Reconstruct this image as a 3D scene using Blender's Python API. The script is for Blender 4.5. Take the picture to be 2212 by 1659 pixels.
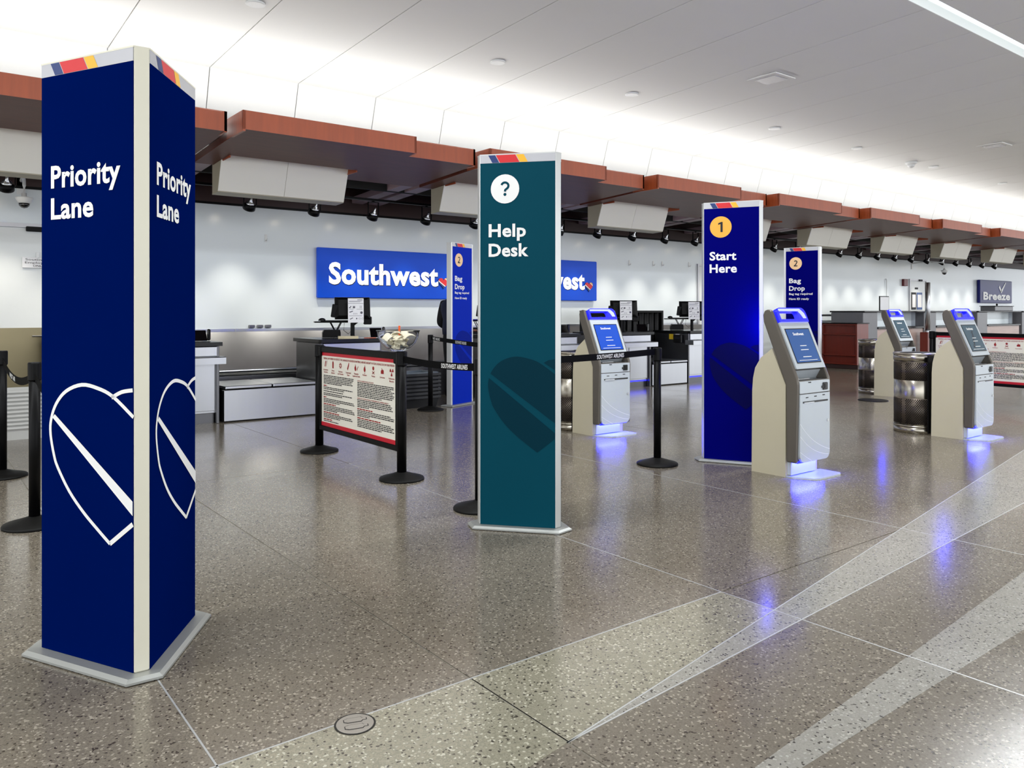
import bpy, bmesh, math, random
from mathutils import Vector, Matrix
random.seed(7)
for o in list(bpy.data.objects): bpy.data.objects.remove(o)
SC = bpy.context.scene
COL = SC.collection
R = math.radians
# ------------------------------------------------------------------ camera
F, HZ, CX, CAMH, PSI = 1700.0, 672.0, 1106.0, 1.33, R(37.6)
cd = bpy.data.cameras.new('camera'); cam = bpy.data.objects.new('camera', cd); COL.objects.link(cam)
cam.location = (0, 0, CAMH); cam.rotation_euler = (R(90), 0, -PSI)
cd.sensor_fit = 'HORIZONTAL'; cd.sensor_width = 36.0; cd.lens = 36.0 * F / 2212.0
cd.shift_y = -(829.5 - HZ) / 2212.0; cd.clip_end = 200
SC.camera = cam
# ------------------------------------------------------------------ world and exposure
W_ = bpy.data.worlds.new('daylight_world'); SC.world = W_; W_.use_nodes = True
bg = W_.node_tree.nodes['Background']; bg.inputs[0].default_value = (0.93, 0.96, 1.0, 1); bg.inputs[1].default_value = 1.52
SC.view_settings.view_transform = 'Standard'; SC.view_settings.look = 'None'
SC.view_settings.exposure = 0.55; SC.view_settings.gamma = 1.0; SC.view_settings.use_curve_mapping = False
# ------------------------------------------------------------------ large lamps: uplights in the cove trough, line of light in the ceiling slot
def area(name, loc, rot, sx, sy, power, color):
    l = bpy.data.lights.new(name, 'AREA'); l.shape = 'RECTANGLE'; l.size = sx; l.size_y = sy; l.energy = power; l.color = color
    o = bpy.data.objects.new(name, l); COL.objects.link(o); o.location = loc; o.rotation_euler = rot
    return o
area('cove_uplight', (18, 9.9, 3.56), (R(180 + 24), 0, 0), 56, 0.14, 420, (1.0, 0.985, 0.95))
area('slot_light', (18, 4.1, 4.72), (0, 0, 0), 56, 0.18, 1050, (0.95, 0.98, 1.0))

# ------------------------------------------------------------------ materials
def lin(c):
    out = []
    for v in c[:3]:
        v = v / 255.0
        out.append(v / 12.92 if v <= 0.04045 else ((v + 0.055) / 1.055) ** 2.4)
    return (*out, 1.0)
MATS = {}
def mat(name, rgb, rough=0.5, metal=0.0, emit=0.0, emit_rgb=None, var=0.0, vscale=6.0, stretch=None, bump=0.0, bscale=80.0,
        trans=0.0, coat=0.0, alpha=1.0, spec=0.5, rvar=0.0, aniso=0.0):
    m = bpy.data.materials.new(name); m.use_nodes = True
    nt = m.node_tree; b = nt.nodes['Principled BSDF']
    b.inputs['Base Color'].default_value = lin(rgb); b.inputs['Roughness'].default_value = rough; b.inputs['Metallic'].default_value = metal
    b.inputs['Specular IOR Level'].default_value = spec; b.inputs['Coat Weight'].default_value = coat; b.inputs['Alpha'].default_value = alpha
    b.inputs['Transmission Weight'].default_value = trans; b.inputs['Anisotropic'].default_value = aniso
    if emit:
        b.inputs['Emission Color'].default_value = lin(emit_rgb or rgb); b.inputs['Emission Strength'].default_value = emit
    tc = nt.nodes.new('ShaderNodeTexCoord'); src = tc.outputs['Object']
    if stretch:
        mp = nt.nodes.new('ShaderNodeMapping'); mp.inputs['Scale'].default_value = stretch
        nt.links.new(src, mp.inputs['Vector']); src = mp.outputs['Vector']
    nz = nt.nodes.new('ShaderNodeTexNoise'); nz.inputs['Scale'].default_value = vscale; nz.inputs['Detail'].default_value = 4
    nt.links.new(src, nz.inputs['Vector'])
    if var:
        mx = nt.nodes.new('ShaderNodeMix'); mx.data_type = 'RGBA'
        c = lin(rgb)
        mx.inputs[6].default_value = (*[max(0, v * (1 - var)) for v in c[:3]], 1); mx.inputs[7].default_value = (*[min(1, v * (1 + var)) for v in c[:3]], 1)
        nt.links.new(nz.outputs['Fac'], mx.inputs[0]); nt.links.new(mx.outputs[2], b.inputs['Base Color'])
    if rvar:
        mr = nt.nodes.new('ShaderNodeMapRange'); mr.inputs[3].default_value = max(0.02, rough - rvar); mr.inputs[4].default_value = rough + rvar
        nt.links.new(nz.outputs['Fac'], mr.inputs[0]); nt.links.new(mr.outputs[0], b.inputs['Roughness'])
    if bump:
        n2 = nt.nodes.new('ShaderNodeTexNoise'); n2.inputs['Scale'].default_value = bscale; nt.links.new(src, n2.inputs['Vector'])
        bp = nt.nodes.new('ShaderNodeBump'); bp.inputs['Strength'].default_value = bump; bp.inputs['Distance'].default_value = 0.002
        nt.links.new(n2.outputs['Fac'], bp.inputs['Height']); nt.links.new(bp.outputs['Normal'], b.inputs['Normal'])
    MATS[name] = m
    return m
def terrazzo(name, base, light, dark, rough):
    m = bpy.data.materials.new(name); m.use_nodes = True; nt = m.node_tree; b = nt.nodes['Principled BSDF']
    N = nt.nodes.new; L = nt.links.new
    tc = N('ShaderNodeTexCoord'); oi = N('ShaderNodeObjectInfo')
    mp = N('ShaderNodeMapping'); mp.inputs['Scale'].default_value = (1, 1, 0.0); L(tc.outputs['Object'], mp.inputs['Vector'])
    v1 = N('ShaderNodeTexVoronoi'); v1.inputs['Scale'].default_value = 140; L(mp.outputs[0], v1.inputs['Vector'])
    v2 = N('ShaderNodeTexVoronoi'); v2.inputs['Scale'].default_value = 210; L(mp.outputs[0], v2.inputs['Vector'])
    sep = N('ShaderNodeSeparateColor'); L(v1.outputs['Color'], sep.inputs[0])
    sep2 = N('ShaderNodeSeparateColor'); L(v2.outputs['Color'], sep2.inputs[0])
    nz = N('ShaderNodeTexNoise'); nz.inputs['Scale'].default_value = 1.3; nz.inputs['Detail'].default_value = 5; L(mp.outputs[0], nz.inputs['Vector'])
    def ramp(a, c):
        r = N('ShaderNodeMapRange'); r.inputs[1].default_value = a; r.inputs[2].default_value = c; r.clamp = True; return r
    c0 = N('ShaderNodeMix'); c0.data_type = 'RGBA'
    bl = lin(base); c0.inputs[6].default_value = (*[v * 0.86 for v in bl[:3]], 1); c0.inputs[7].default_value = (*[v * 1.13 for v in bl[:3]], 1)
    L(nz.outputs['Fac'], c0.inputs[0])
    c00 = N('ShaderNodeMix'); c00.data_type = 'RGBA'; c00.blend_type = 'MULTIPLY'; c00.inputs[0].default_value = 1.0
    rr = ramp(0, 1); rr.inputs[3].default_value = 0.92; rr.inputs[4].default_value = 1.06
    L(oi.outputs['Random'], rr.inputs[0]); cmb = N('ShaderNodeCombineColor')
    for k in range(3): L(rr.outputs[0], cmb.inputs[k])
    L(c0.outputs[2], c00.inputs[6]); L(cmb.outputs[0], c00.inputs[7])
    # small mid chips
    m0 = ramp(0.55, 0.6); L(sep2.outputs[0], m0.inputs[0])
    c1 = N('ShaderNodeMix'); c1.data_type = 'RGBA'; c1.inputs[7].default_value = (*[v * 0.82 for v in bl[:3]], 1)
    L(m0.outputs[0], c1.inputs[0]); L(c00.outputs[2], c1.inputs[6])
    ml = ramp(0.9, 0.93); L(sep.outputs[0], ml.inputs[0])
    c2 = N('ShaderNodeMix'); c2.data_type = 'RGBA'; c2.inputs[7].default_value = lin(light); L(ml.outputs[0], c2.inputs[0]); L(c1.outputs[2], c2.inputs[6])
    md = ramp(0.93, 0.96); L(sep.outputs[1], md.inputs[0])
    c3 = N('ShaderNodeMix'); c3.data_type = 'RGBA'; c3.inputs[7].default_value = lin(dark); L(md.outputs[0], c3.inputs[0]); L(c2.outputs[2], c3.inputs[6])
    L(c3.outputs[2], b.inputs['Base Color'])
    rg = ramp(0.3, 0.7); rg.inputs[3].default_value = rough * 0.8; rg.inputs[4].default_value = rough * 1.25; L(nz.outputs['Fac'], rg.inputs[0]); L(rg.outputs[0], b.inputs['Roughness'])
    b.inputs['Specular IOR Level'].default_value = 0.55
    MATS[name] = m
    return m
def wood(name, rgb, rough=0.35, axis=(1.5, 1.5, 14)):
    m = mat(name, rgb, rough, var=0.28, vscale=2.2, stretch=axis, coat=0.15)
    return m
terrazzo('terrazzo', (121, 113, 100), (162, 154, 139), (64, 56, 47), 0.17)
terrazzo('terrazzo_pale', (148, 143, 124), (192, 187, 168), (66, 60, 51), 0.17)
terrazzo('terrazzo_band', (158, 155, 146), (178, 175, 166), (60, 56, 50), 0.19)
mat('divider', (150, 146, 134), 0.4, 0.3, var=0.1)
mat('ceiling_white', (232, 232, 230), 0.6, var=0.02, vscale=1.5)
mat('ceiling_gap', (120, 120, 118), 0.8)
mat('wall_white', (222, 230, 234), 0.2, var=0.03, vscale=0.8)
mat('wall_dark', (52, 28, 26), 0.5, var=0.2)
mat('black_void', (8, 7, 7), 0.9)
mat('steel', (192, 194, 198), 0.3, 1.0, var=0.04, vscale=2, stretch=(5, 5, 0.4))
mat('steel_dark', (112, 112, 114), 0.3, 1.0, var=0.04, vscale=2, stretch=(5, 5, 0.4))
mat('steel_warm', (146, 136, 108), 0.35, 1.0, var=0.12, vscale=2)
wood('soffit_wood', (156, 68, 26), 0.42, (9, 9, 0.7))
mat('soffit_shaded', (94, 48, 37), 0.38, var=0.28, vscale=2.2, stretch=(1.2, 9, 1), spec=0.12)  # darker copy of the canopy wood, the unlit underside's shade in its colour
mat('rib', (140, 118, 124), 0.45, var=0.12)
mat('display_white', (246, 244, 234), 0.45, var=0.01)
mat('display_side', (176, 168, 146), 0.5, var=0.05)
mat('post_cream', (226, 223, 204), 0.4, 0.05, var=0.03)
mat('post_alu', (206, 207, 205), 0.32, 0.55, var=0.05)
mat('base_alu', (170, 172, 168), 0.4, 0.5, var=0.06)
mat('print_navy', (0, 18, 80), 0.5, var=0.08, vscale=2, spec=0.0)
mat('print_blue', (0, 40, 176), 0.5, var=0.08, vscale=2, spec=0.06)
mat('print_deep', (0, 1, 104), 0.5, var=0.08, vscale=2, spec=0.02)
mat('print_teal', (3, 66, 82), 0.5, var=0.08, vscale=2, spec=0.06)
mat('teal_heart', (2, 46, 60), 0.5, var=0.08, vscale=2, spec=0.06)
mat('deep_heart', (0, 0, 70), 0.5, var=0.08, vscale=2, spec=0.06)
mat('blue_heart', (0, 28, 138), 0.5, var=0.08, vscale=2, spec=0.06)
mat('white_print', (240, 240, 238), 0.5, var=0.01)
mat('lit_white', (244, 244, 242), 0.4, emit=0.35, emit_rgb=(255, 255, 255), var=0.01)
mat('hdr_silver', (186, 186, 190), 0.35, 0.4, var=0.06)
mat('hdr_blue', (18, 48, 110), 0.4, var=0.04); mat('hdr_red', (212, 26, 34), 0.4, var=0.04); mat('hdr_yellow', (246, 184, 38), 0.4, var=0.04)
mat('badge_amber', (246, 178, 60), 0.5, var=0.02); mat('badge_peach', (250, 208, 156), 0.5, var=0.02); mat('ink', (14, 16, 26), 0.6)
mat('black_paint', (7, 7, 8), 0.4, var=0.15, bump=0.15, spec=0.15)
mat('black_base', (14, 14, 13), 0.5, var=0.15, bump=0.3, spec=0.2)
mat('black_gloss', (8, 9, 12), 0.12, var=0.1)
mat('belt', (7, 7, 8), 0.75, bump=0.5, bscale=400, spec=0.1)
mat('worktop', (12, 13, 15), 0.25, var=0.2, spec=0.35)
mat('rubber', (20, 20, 22), 0.6, var=0.2)
mat('kiosk_beige', (204, 196, 170), 0.45, var=0.03)
mat('kiosk_shell', (104, 98, 90), 0.32, 0.35, var=0.06)
mat('kiosk_silver', (200, 208, 214), 0.3, 0.25, var=0.03)
mat('kiosk_curve', (240, 244, 250), 0.3)
mat('kiosk_screen', (46, 78, 126), 0.12, emit=0.35, emit_rgb=(40, 76, 140), var=0.05)
mat('kiosk_screen_dark', (62, 84, 98), 0.1, emit=0.12, emit_rgb=(60, 84, 100), var=0.08)
mat('screen_blue', (22, 66, 160), 0.15, emit=0.5, emit_rgb=(22, 66, 170), var=0.05)
mat('led_blue', (60, 60, 255), 0.3, emit=3.0, emit_rgb=(24, 28, 255))
mat('handle_blue', (190, 198, 255), 0.15, emit=0.35, emit_rgb=(150, 160, 255), coat=0.5)
mat('handle_edge', (40, 44, 250), 0.15, emit=0.6, emit_rgb=(24, 28, 250), coat=0.4)
mat('steel_can', (190, 184, 170), 0.24, 1.0, var=0.08, vscale=2, stretch=(6, 6, 0.3))
mat('mesh_band', (104, 94, 84), 0.35, 0.7, var=0.1); mat('mesh_dark', (16, 14, 13), 0.6, var=0.2, spec=0.1)
mat('sign_blue', (0, 66, 184), 0.3, emit=0.15, emit_rgb=(0, 74, 210), var=0.12, vscale=0.7, spec=0.2)
mat('breeze_blue', (22, 28, 92), 0.35, emit=0.06, emit_rgb=(30, 40, 120), var=0.15, vscale=1.5, spec=0.2)
mat('panel_cream', (236, 232, 218), 0.45, var=0.015)
mat('red_strip', (196, 24, 44), 0.45, var=0.05); mat('red_print', (150, 22, 22), 0.6); mat('black_print', (28, 26, 26), 0.7); mat('grey_print', (96, 94, 104), 0.7)
mat('glass', (250, 252, 252), 0.03, trans=1.0, spec=0.5).node_tree.nodes['Principled BSDF'].inputs['IOR'].default_value = 1.12
mat('napkin', (232, 224, 200), 0.7, var=0.08); mat('orange', (232, 96, 36), 0.5, var=0.05)
mat('tray_grey', (196, 196, 192), 0.5, var=0.06); mat('tray_black', (22, 23, 26), 0.4, var=0.2); mat('tray_slate', (90, 100, 108), 0.4, var=0.1)
mat('paper', (238, 238, 240), 0.6, var=0.02); mat('envelope', (222, 210, 176), 0.6, var=0.05)
mat('yellow', (238, 200, 40), 0.5)
wood('cherry', (110, 34, 20), 0.35, (8, 8, 0.8))
wood('pink_wood', (176, 150, 140), 0.4, (0.8, 6, 6))
mat('grey_laminate', (108, 108, 112), 0.35, var=0.08)
mat('frost', (224, 234, 238), 0.2, var=0.04)
mat('door_white', (222, 226, 226), 0.35, var=0.02)
mat('lamp_silver', (210, 212, 214), 0.2, 0.9); mat('lamp_glow', (255, 240, 215), 0.4, emit=8.0)
mat('slot_glow', (236, 246, 248), 0.5, emit=0.9, emit_rgb=(234, 245, 248))
mat('dome_dark', (10, 10, 12), 0.05, coat=1.0); mat('plastic_white', (226, 228, 228), 0.4, var=0.03); mat('alarm_red', (96, 14, 22), 0.4)
mat('skin', (120, 78, 58), 0.5, var=0.06); mat('navy_cloth', (22, 28, 58), 0.8, var=0.2, bump=0.3); mat('black_cloth', (14, 14, 18), 0.8, var=0.2, bump=0.3); mat('hair', (14, 11, 10), 0.5, var=0.3)
mat('manhole', (176, 170, 160), 0.35, 0.6, var=0.06); mat('gap_dark', (30, 26, 20), 0.8)
mat('poster_blue', (20, 70, 140), 0.4, var=0.05); mat('cable', (12, 12, 13), 0.5)

# ------------------------------------------------------------------ mesh helpers
class MB:
    def __init__(s): s.v = []; s.f = []; s.m = []; s.cur = 0; s.smooth = []; s.sm = False
    def add(s, vs, fs):
        o = len(s.v); s.v += [tuple(v) for v in vs]
        for f in fs: s.f.append(tuple(i + o for i in f)); s.m.append(s.cur); s.smooth.append(s.sm)
        return s
    def box(s, x0, x1, y0, y1, z0, z1, taper=0.0, top=None):
        t = taper
        vs = [(x0 + t, y0 + t, z0), (x1 - t, y0 + t, z0), (x1 - t, y1 - t, z0), (x0 + t, y1 - t, z0), (x0, y0, z1), (x1, y0, z1), (x1, y1, z1), (x0, y1, z1)]
        return s.add(vs, [(3, 2, 1, 0), (4, 5, 6, 7), (0, 1, 5, 4), (1, 2, 6, 5), (2, 3, 7, 6), (3, 0, 4, 7)])
    def cbox(s, x0, x1, y0, y1, z0, z1, c=0.005):      # box with chamfered edges
        c = min(c, (x1 - x0) * .45, (y1 - y0) * .45, (z1 - z0) * .45)
        def ring(z, i): return [(x0 + c + i, y0 + i, z), (x1 - c - i, y0 + i, z), (x1 - i, y0 + c + i, z), (x1 - i, y1 - c - i, z), (x1 - c - i, y1 - i, z), (x0 + c + i, y1 - i, z), (x0 + i, y1 - c - i, z), (x0 + i, y0 + c + i, z)]
        return s.loft([ring(z0, c), ring(z0 + c, 0), ring(z1 - c, 0), ring(z1, c)])
    def loft(s, rings, cap=True, closed=True):
        n = len(rings[0]); vs = [p for r in rings for p in r]; fs = []
        for k in range(len(rings) - 1):
            for i in range(n if closed else n - 1):
                j = (i + 1) % n
                fs.append((k * n + i, k * n + j, (k + 1) * n + j, (k + 1) * n + i))
        if cap: fs.append(tuple(range(n - 1, -1, -1))); fs.append(tuple((len(rings) - 1) * n + i for i in range(n)))
        return s.add(vs, fs)
    def lathe(s, prof, c=(0, 0), n=24, a0=0.0, a1=2 * math.pi, cap=True):
        full = abs(a1 - a0 - 2 * math.pi) < 1e-6; k = n if full else n + 1
        rings = [[(c[0] + r * math.cos(a0 + (a1 - a0) * i / n), c[1] + r * math.sin(a0 + (a1 - a0) * i / n), z) for i in range(k)] for r, z in prof]
        return s.loft(rings, cap and full, full)
    def extrude_x(s, prof, x0, x1):     # profile in (y, z)
        return s.loft([[(x0, y, z) for y, z in prof], [(x1, y, z) for y, z in prof]])
    def extrude_z(s, prof, z0, z1):
        return s.loft([[(x, y, z0) for x, y in prof], [(x, y, z1) for x, y in prof]])
    def tube(s, pts, r, n=8):
        pts = [Vector(p) for p in pts]; rings = []
        for i, p in enumerate(pts):
            d = (pts[min(i + 1, len(pts) - 1)] - pts[max(i - 1, 0)]).normalized()
            u = d.cross(Vector((0, 0, 1)))
            if u.length < 1e-3: u = d.cross(Vector((0, 1, 0)))
            u.normalize(); w = d.cross(u)
            rr = r[i] if isinstance(r, (list, tuple)) else r
            rings.append([tuple(p + (u * math.cos(a) + w * math.sin(a)) * rr) for a in [2 * math.pi * k / n for k in range(n)]])
        return s.loft(rings)
    def poly(s, pts): return s.add(pts, [tuple(range(len(pts)))])
    def xf(s, M):
        s.v = [tuple(M @ Vector(v)) for v in s.v]; return s
    def merge(s, o, M=None):
        vs = o.v if M is None else [tuple(M @ Vector(v)) for v in o.v]
        b = len(s.v); s.v += vs; s.f += [tuple(i + b for i in f) for f in o.f]; s.m += [s.cur] * len(o.f); s.smooth += o.smooth
        return s
    def mesh(s, name, mats):
        me = bpy.data.meshes.new(name); me.from_pydata(s.v, [], s.f)
        for m in (mats if isinstance(mats, (list, tuple)) else [mats]): me.materials.append(MATS[m])
        me.polygons.foreach_set('material_index', s.m); me.polygons.foreach_set('use_smooth', s.smooth)
        bm = bmesh.new(); bm.from_mesh(me); bmesh.ops.recalc_face_normals(bm, faces=bm.faces); bm.to_mesh(me); bm.free()
        me.update(); return me
    def build(s, name, mats, parent=None, loc=None):
        o = bpy.data.objects.new(name, s.mesh(name, mats)); COL.objects.link(o)
        if parent: o.parent = parent
        if loc: o.location = loc
        return o
def link(name, me, parent=None, loc=(0, 0, 0), rz=0.0):
    o = bpy.data.objects.new(name, me); COL.objects.link(o); o.parent = parent; o.location = loc; o.rotation_euler = (0, 0, rz); return o
def tag(o, label, cat, group=None, kind=None):
    o['label'] = label; o['category'] = cat
    if group: o['group'] = group
    if kind: o['kind'] = kind
    return o
def struct(o): o['kind'] = 'structure'; return o
def thing(name, label, cat, loc=(0, 0, 0), rz=0.0, group=None):
    o = bpy.data.objects.new(name, None); COL.objects.link(o); o.location = loc; o.rotation_euler = (0, 0, rz); o.empty_display_size = 0.1
    return tag(o, label, cat, group)
def copy_tree(o, parent=None):
    c = o.copy(); COL.objects.link(c); c.parent = parent
    for ch in [x for x in o.children]: copy_tree(ch, c)
    return c
_TX = {}
def text_mb(s, bold=0.0):
    """flat lettering as MB, baseline at y=0, starting at x=0, cap height 1"""
    k = (s, bold)
    if k not in _TX:
        def raw(t):
            cu = bpy.data.curves.new('t', 'FONT'); cu.body = t; cu.size = 1.0; cu.offset = bold; cu.space_character = 1.0 + bold * 1.4; cu.resolution_u = 3; cu.fill_mode = 'FRONT'
            ob = bpy.data.objects.new('t', cu); COL.objects.link(ob)
            bpy.context.view_layer.update()
            me = bpy.data.meshes.new_from_object(ob.evaluated_get(bpy.context.evaluated_depsgraph_get()))
            vs = [tuple(v.co) for v in me.vertices]; fs = [tuple(p.vertices) for p in me.polygons]
            bpy.data.objects.remove(ob); bpy.data.curves.remove(cu); bpy.data.meshes.remove(me)
            return vs, fs
        vs, fs = raw(s); hv, _ = raw('H')
        H = max(v[1] for v in hv); x0 = min(v[0] for v in vs)
        m = MB(); m.add([((v[0] - x0) / H, v[1] / H, 0) for v in vs], fs); _TX[k] = m
    return _TX[k]
def put_text(mb, s, x, z, cap, width=None, bold=0.02, y=0.0, align='L'):
    """write on the local XZ plane facing -Y, left edge x, baseline z"""
    t = text_mb(s, bold); w = max(v[0] for v in t.v); sx = cap if width is None else width / w
    xx = x if align == 'L' else x - w * sx / 2
    mb.add([(xx + v[0] * sx, y, z + v[1] * cap) for v in t.v], t.f)
    return mb
def ribbon(mb, pts, w, y=0.0, w1=None):
    """stroke along (x,z) points on the XZ plane"""
    n = len(pts); P = [Vector(p) for p in pts]; L = []; Rr = []
    for i in range(n):
        d = (P[min(i + 1, n - 1)] - P[max(i - 1, 0)]).normalized(); nn = Vector((-d.y, d.x))
        ww = w if w1 is None else w + (w1 - w) * i / (n - 1)
        L.append(P[i] + nn * ww / 2); Rr.append(P[i] - nn * ww / 2)
    for i in range(n - 1):
        mb.poly([(q.x, y, q.y) for q in (L[i], L[i + 1], Rr[i + 1], Rr[i])])
    return mb
def smoothpts(pts, k=4):
    P = [Vector(p) for p in pts]; out = []
    for i in range(len(P) - 1):
        a, b, c, d = P[max(i - 1, 0)], P[i], P[i + 1], P[min(i + 2, len(P) - 1)]
        for j in range(k):
            t = j / k
            out.append(0.5 * ((2 * b) + (c - a) * t + (2 * a - 5 * b + 4 * c - d) * t * t + (3 * b - a - 3 * c + d) * t ** 3))
    out.append(P[-1]); return [tuple(q) for q in out]
def disc(mb, cx, cz, r, y=0.0, n=28, sx=1.0):
    return mb.poly([(cx + r * sx * math.cos(2 * math.pi * i / n), y, cz + r * math.sin(2 * math.pi * i / n)) for i in range(n)])

# ================================================================== SETTING
XL, XR = -10.0, 46.0
WY = 12.15       # back wall plane
# --- floor: recessed divider bed + terrazzo panels + pale inlay bands
fb = MB().box(XL, XR, -6, WY + .3, -0.2, -0.003)
floor = struct(fb.build('floor', 'divider'))
xs = [XL, -7.0, -4.6, -2.6, -0.9, 0.72, 1.62, 3.06, 4.83, 6.6, 8.4, 10.2, 12.4, 14.8, 17.6, 21, 25, 30, 36, XR]
ys = [-6, -1.65, 2.35, 6.35, 10.35, WY + .3]
gp = 0.0035
def prism(name, pts, m, z0, z1, parent):
    return MB().extrude_z(pts, z0, z1).build(name, m, parent)
T1 = ((1.613, 1.817), (10.2, 2.46), (10.2, 3.27))
for i in range(len(xs) - 1):
    for j in range(len(ys) - 1):
        x0, x1, y0, y1 = xs[i] + gp, xs[i + 1] - gp, ys[j] + gp, ys[j + 1] - gp
        prism('floor_panel', [(x0, y0), (x1, y0), (x1, y1), (x0, y1)], 'terrazzo', -0.06, 0.0, floor)
# pale field between the row joint and the tapered band
def up1(x): return 1.817 + (x - 1.613) * 0.1692
def lo1(x): return 1.817 + (x - 1.613) * 0.0749
for a, b in ((0.72, 1.62), (1.62, 3.06)):
    prism('pale_field', [(a + gp, max(1.66, up1(a)) if a < 1.6 else up1(a + gp)), (b - gp, up1(b - gp)), (b - gp, 2.35 - gp), (a + gp, 2.35 - gp)], 'terrazzo_pale', -0.01, 0.0006, floor)
edges = [1.613, 3.06, 4.83, 6.6, 8.4, 10.2]
for a, b in zip(edges[:-1], edges[1:]):
    a_, b_ = a + (gp if a > 2 else 0), b - gp
    prism('inlay_band', [(a_, lo1(a_)), (b_, lo1(b_)), (b_, up1(b_)), (a_, up1(a_) + 1e-4)], 'terrazzo_band', -0.01, 0.0008, floor)
    for fn in (lo1, up1):
        prism('divider_strip', [(a_, fn(a_) - .003), (b_, fn(b_) - .003), (b_, fn(b_) + .003), (a_, fn(a_) + .003)], 'post_alu', -0.01, 0.0012, floor)
def up2(x): return 1.30 + (x - 0.90) * 0.0795
edges = [0.90, 1.62, 3.06, 4.83, 6.6, 8.4]
for a, b in zip(edges[:-1], edges[1:]):
    a_, b_ = a + gp, b - gp
    prism('inlay_band', [(a_, 1.30), (b_, 1.30), (b_, up2(b_)), (a_, up2(a_))], 'terrazzo_band', -0.01, 0.0008, floor)
for a, b in ((-0.9, .72), (.72, 1.62), (1.62, 3.06)):
    prism('divider_strip', [(a, 2.345), (b, 2.345), (b, 2.352), (a, 2.352)], 'post_alu', -0.01, 0.0009, floor)
for a, b in ((-1.6, 6.3),):
    prism('divider_strip', [(3.0575, a), (3.0635, a), (3.0635, b), (3.0575, b)], 'post_alu', -0.01, 0.0009, floor)
    prism('divider_strip', [(4.827, a), (4.833, a), (4.833, b), (4.827, b)], 'post_alu', -0.01, 0.0009, floor)
    prism('divider_strip', [(.717, a), (.723, a), (.723, b), (.717, b)], 'post_alu', -0.01, 0.0009, floor)

# --- back wall
wall = struct(MB().box(XL, XR, WY, WY + .2, 0, 2.95).build('wall_back', 'wall_white'))
x = XL
while x < 16:      # steel wainscot sheets
    MB().cbox(x + .004, x + 1.996, WY - .018, WY, .0, 1.06, .003).build('wainscot_sheet', 'steel_warm' if x < 1.5 else 'steel', wall)
    x += 2.0
bb = struct(MB().box(16.0, XR, WY - .02, WY, 0, .16).build('baseboard_back', 'black_paint'))
hd = struct(MB().box(XL, XR, WY - .02, WY + .2, 2.95, 3.75).build('wall_header', 'wall_dark'))
MB().box(XL, XR, WY - .03, WY - .018, 2.94, 2.975).build('header_trim', 'black_paint', hd)  # thin black strip along the bottom edge of the header

# --- ceiling, cove and slot of light
def cz(y): return 4.5 + 0.039 * (10.5 - y)
ceil = MB()
ceil.extrude_x([(-6, cz(-6) + .03), (3.99, cz(3.99) + .03), (3.99, cz(3.99) + .3), (-6, cz(-6) + .3)], XL, XR)
ceil.extrude_x([(4.22, cz(4.22) + .03), (10.5, cz(10.5) + .03), (10.5, cz(10.5) + .3), (4.22, cz(4.22) + .3)], XL, XR)
ceil.box(XL, XR, 3.9, 4.3, 4.95, 5.2)
ceiling = struct(ceil.build('ceiling', 'ceiling_gap'))
pw = 1.2022; x0 = 3.13 - pw * 11
xk = []
k = 0
while x0 + k * pw < XR - pw: xk.append(x0 + k * pw); k += 1
g = 0.006
def cpanel(ya, yb, w): return MB().extrude_x([(ya, cz(ya)), (yb, cz(yb)), (yb, cz(yb) + .028), (ya, cz(ya) + .028)], g, w - g).mesh('ceiling_panel', 'ceiling_white')
m1 = cpanel(4.2, 10.5, pw); m2 = cpanel(-6, 4.0, pw)
cove_prof = [(10.5, 4.5), (10.86, 3.36), (10.9, 3.37), (10.53, 4.53)]
m3 = MB().extrude_x(cove_prof, g, pw - g).mesh('cove_panel', 'ceiling_white')
cove = struct(MB().extrude_x([(10.54, 4.5), (10.9, 3.36), (11.0, 3.36), (10.64, 4.6)], XL, XR).build('wall_cove', 'ceiling_gap'))
for xx in xk:
    link('ceiling_panel', m1, ceiling, (xx, 0, 0)); link('ceiling_panel', m2, ceiling, (xx, 0, 0)); link('cove_panel', m3, cove, (xx, 0, 0))
MB().box(XL, XR, 4.0, 4.2, 4.86, 4.885).build('light_slot', 'slot_glow', ceiling)
MB().extrude_x([(4.195, cz(4.2) + .002), (4.215, cz(4.2) + .002), (4.215, 4.95), (4.195, 4.95)], XL, XR).build('slot_lip', 'ceiling_white', ceiling)
MB().extrude_x([(3.985, cz(4.0) + .002), (4.005, cz(4.0) + .002), (4.005, 4.95), (3.985, 4.95)], XL, XR).build('slot_lip', 'ceiling_white', ceiling)
# dark void above the check-in positions
struct(MB().box(XL, XR, 10.5, WY + .2, 3.75, 3.85).build('ceiling_void', 'black_void'))
struct(MB().box(XL, XR, 10.9, 10.98, 3.2, 3.8).build('wall_void', 'black_void'))

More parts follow.
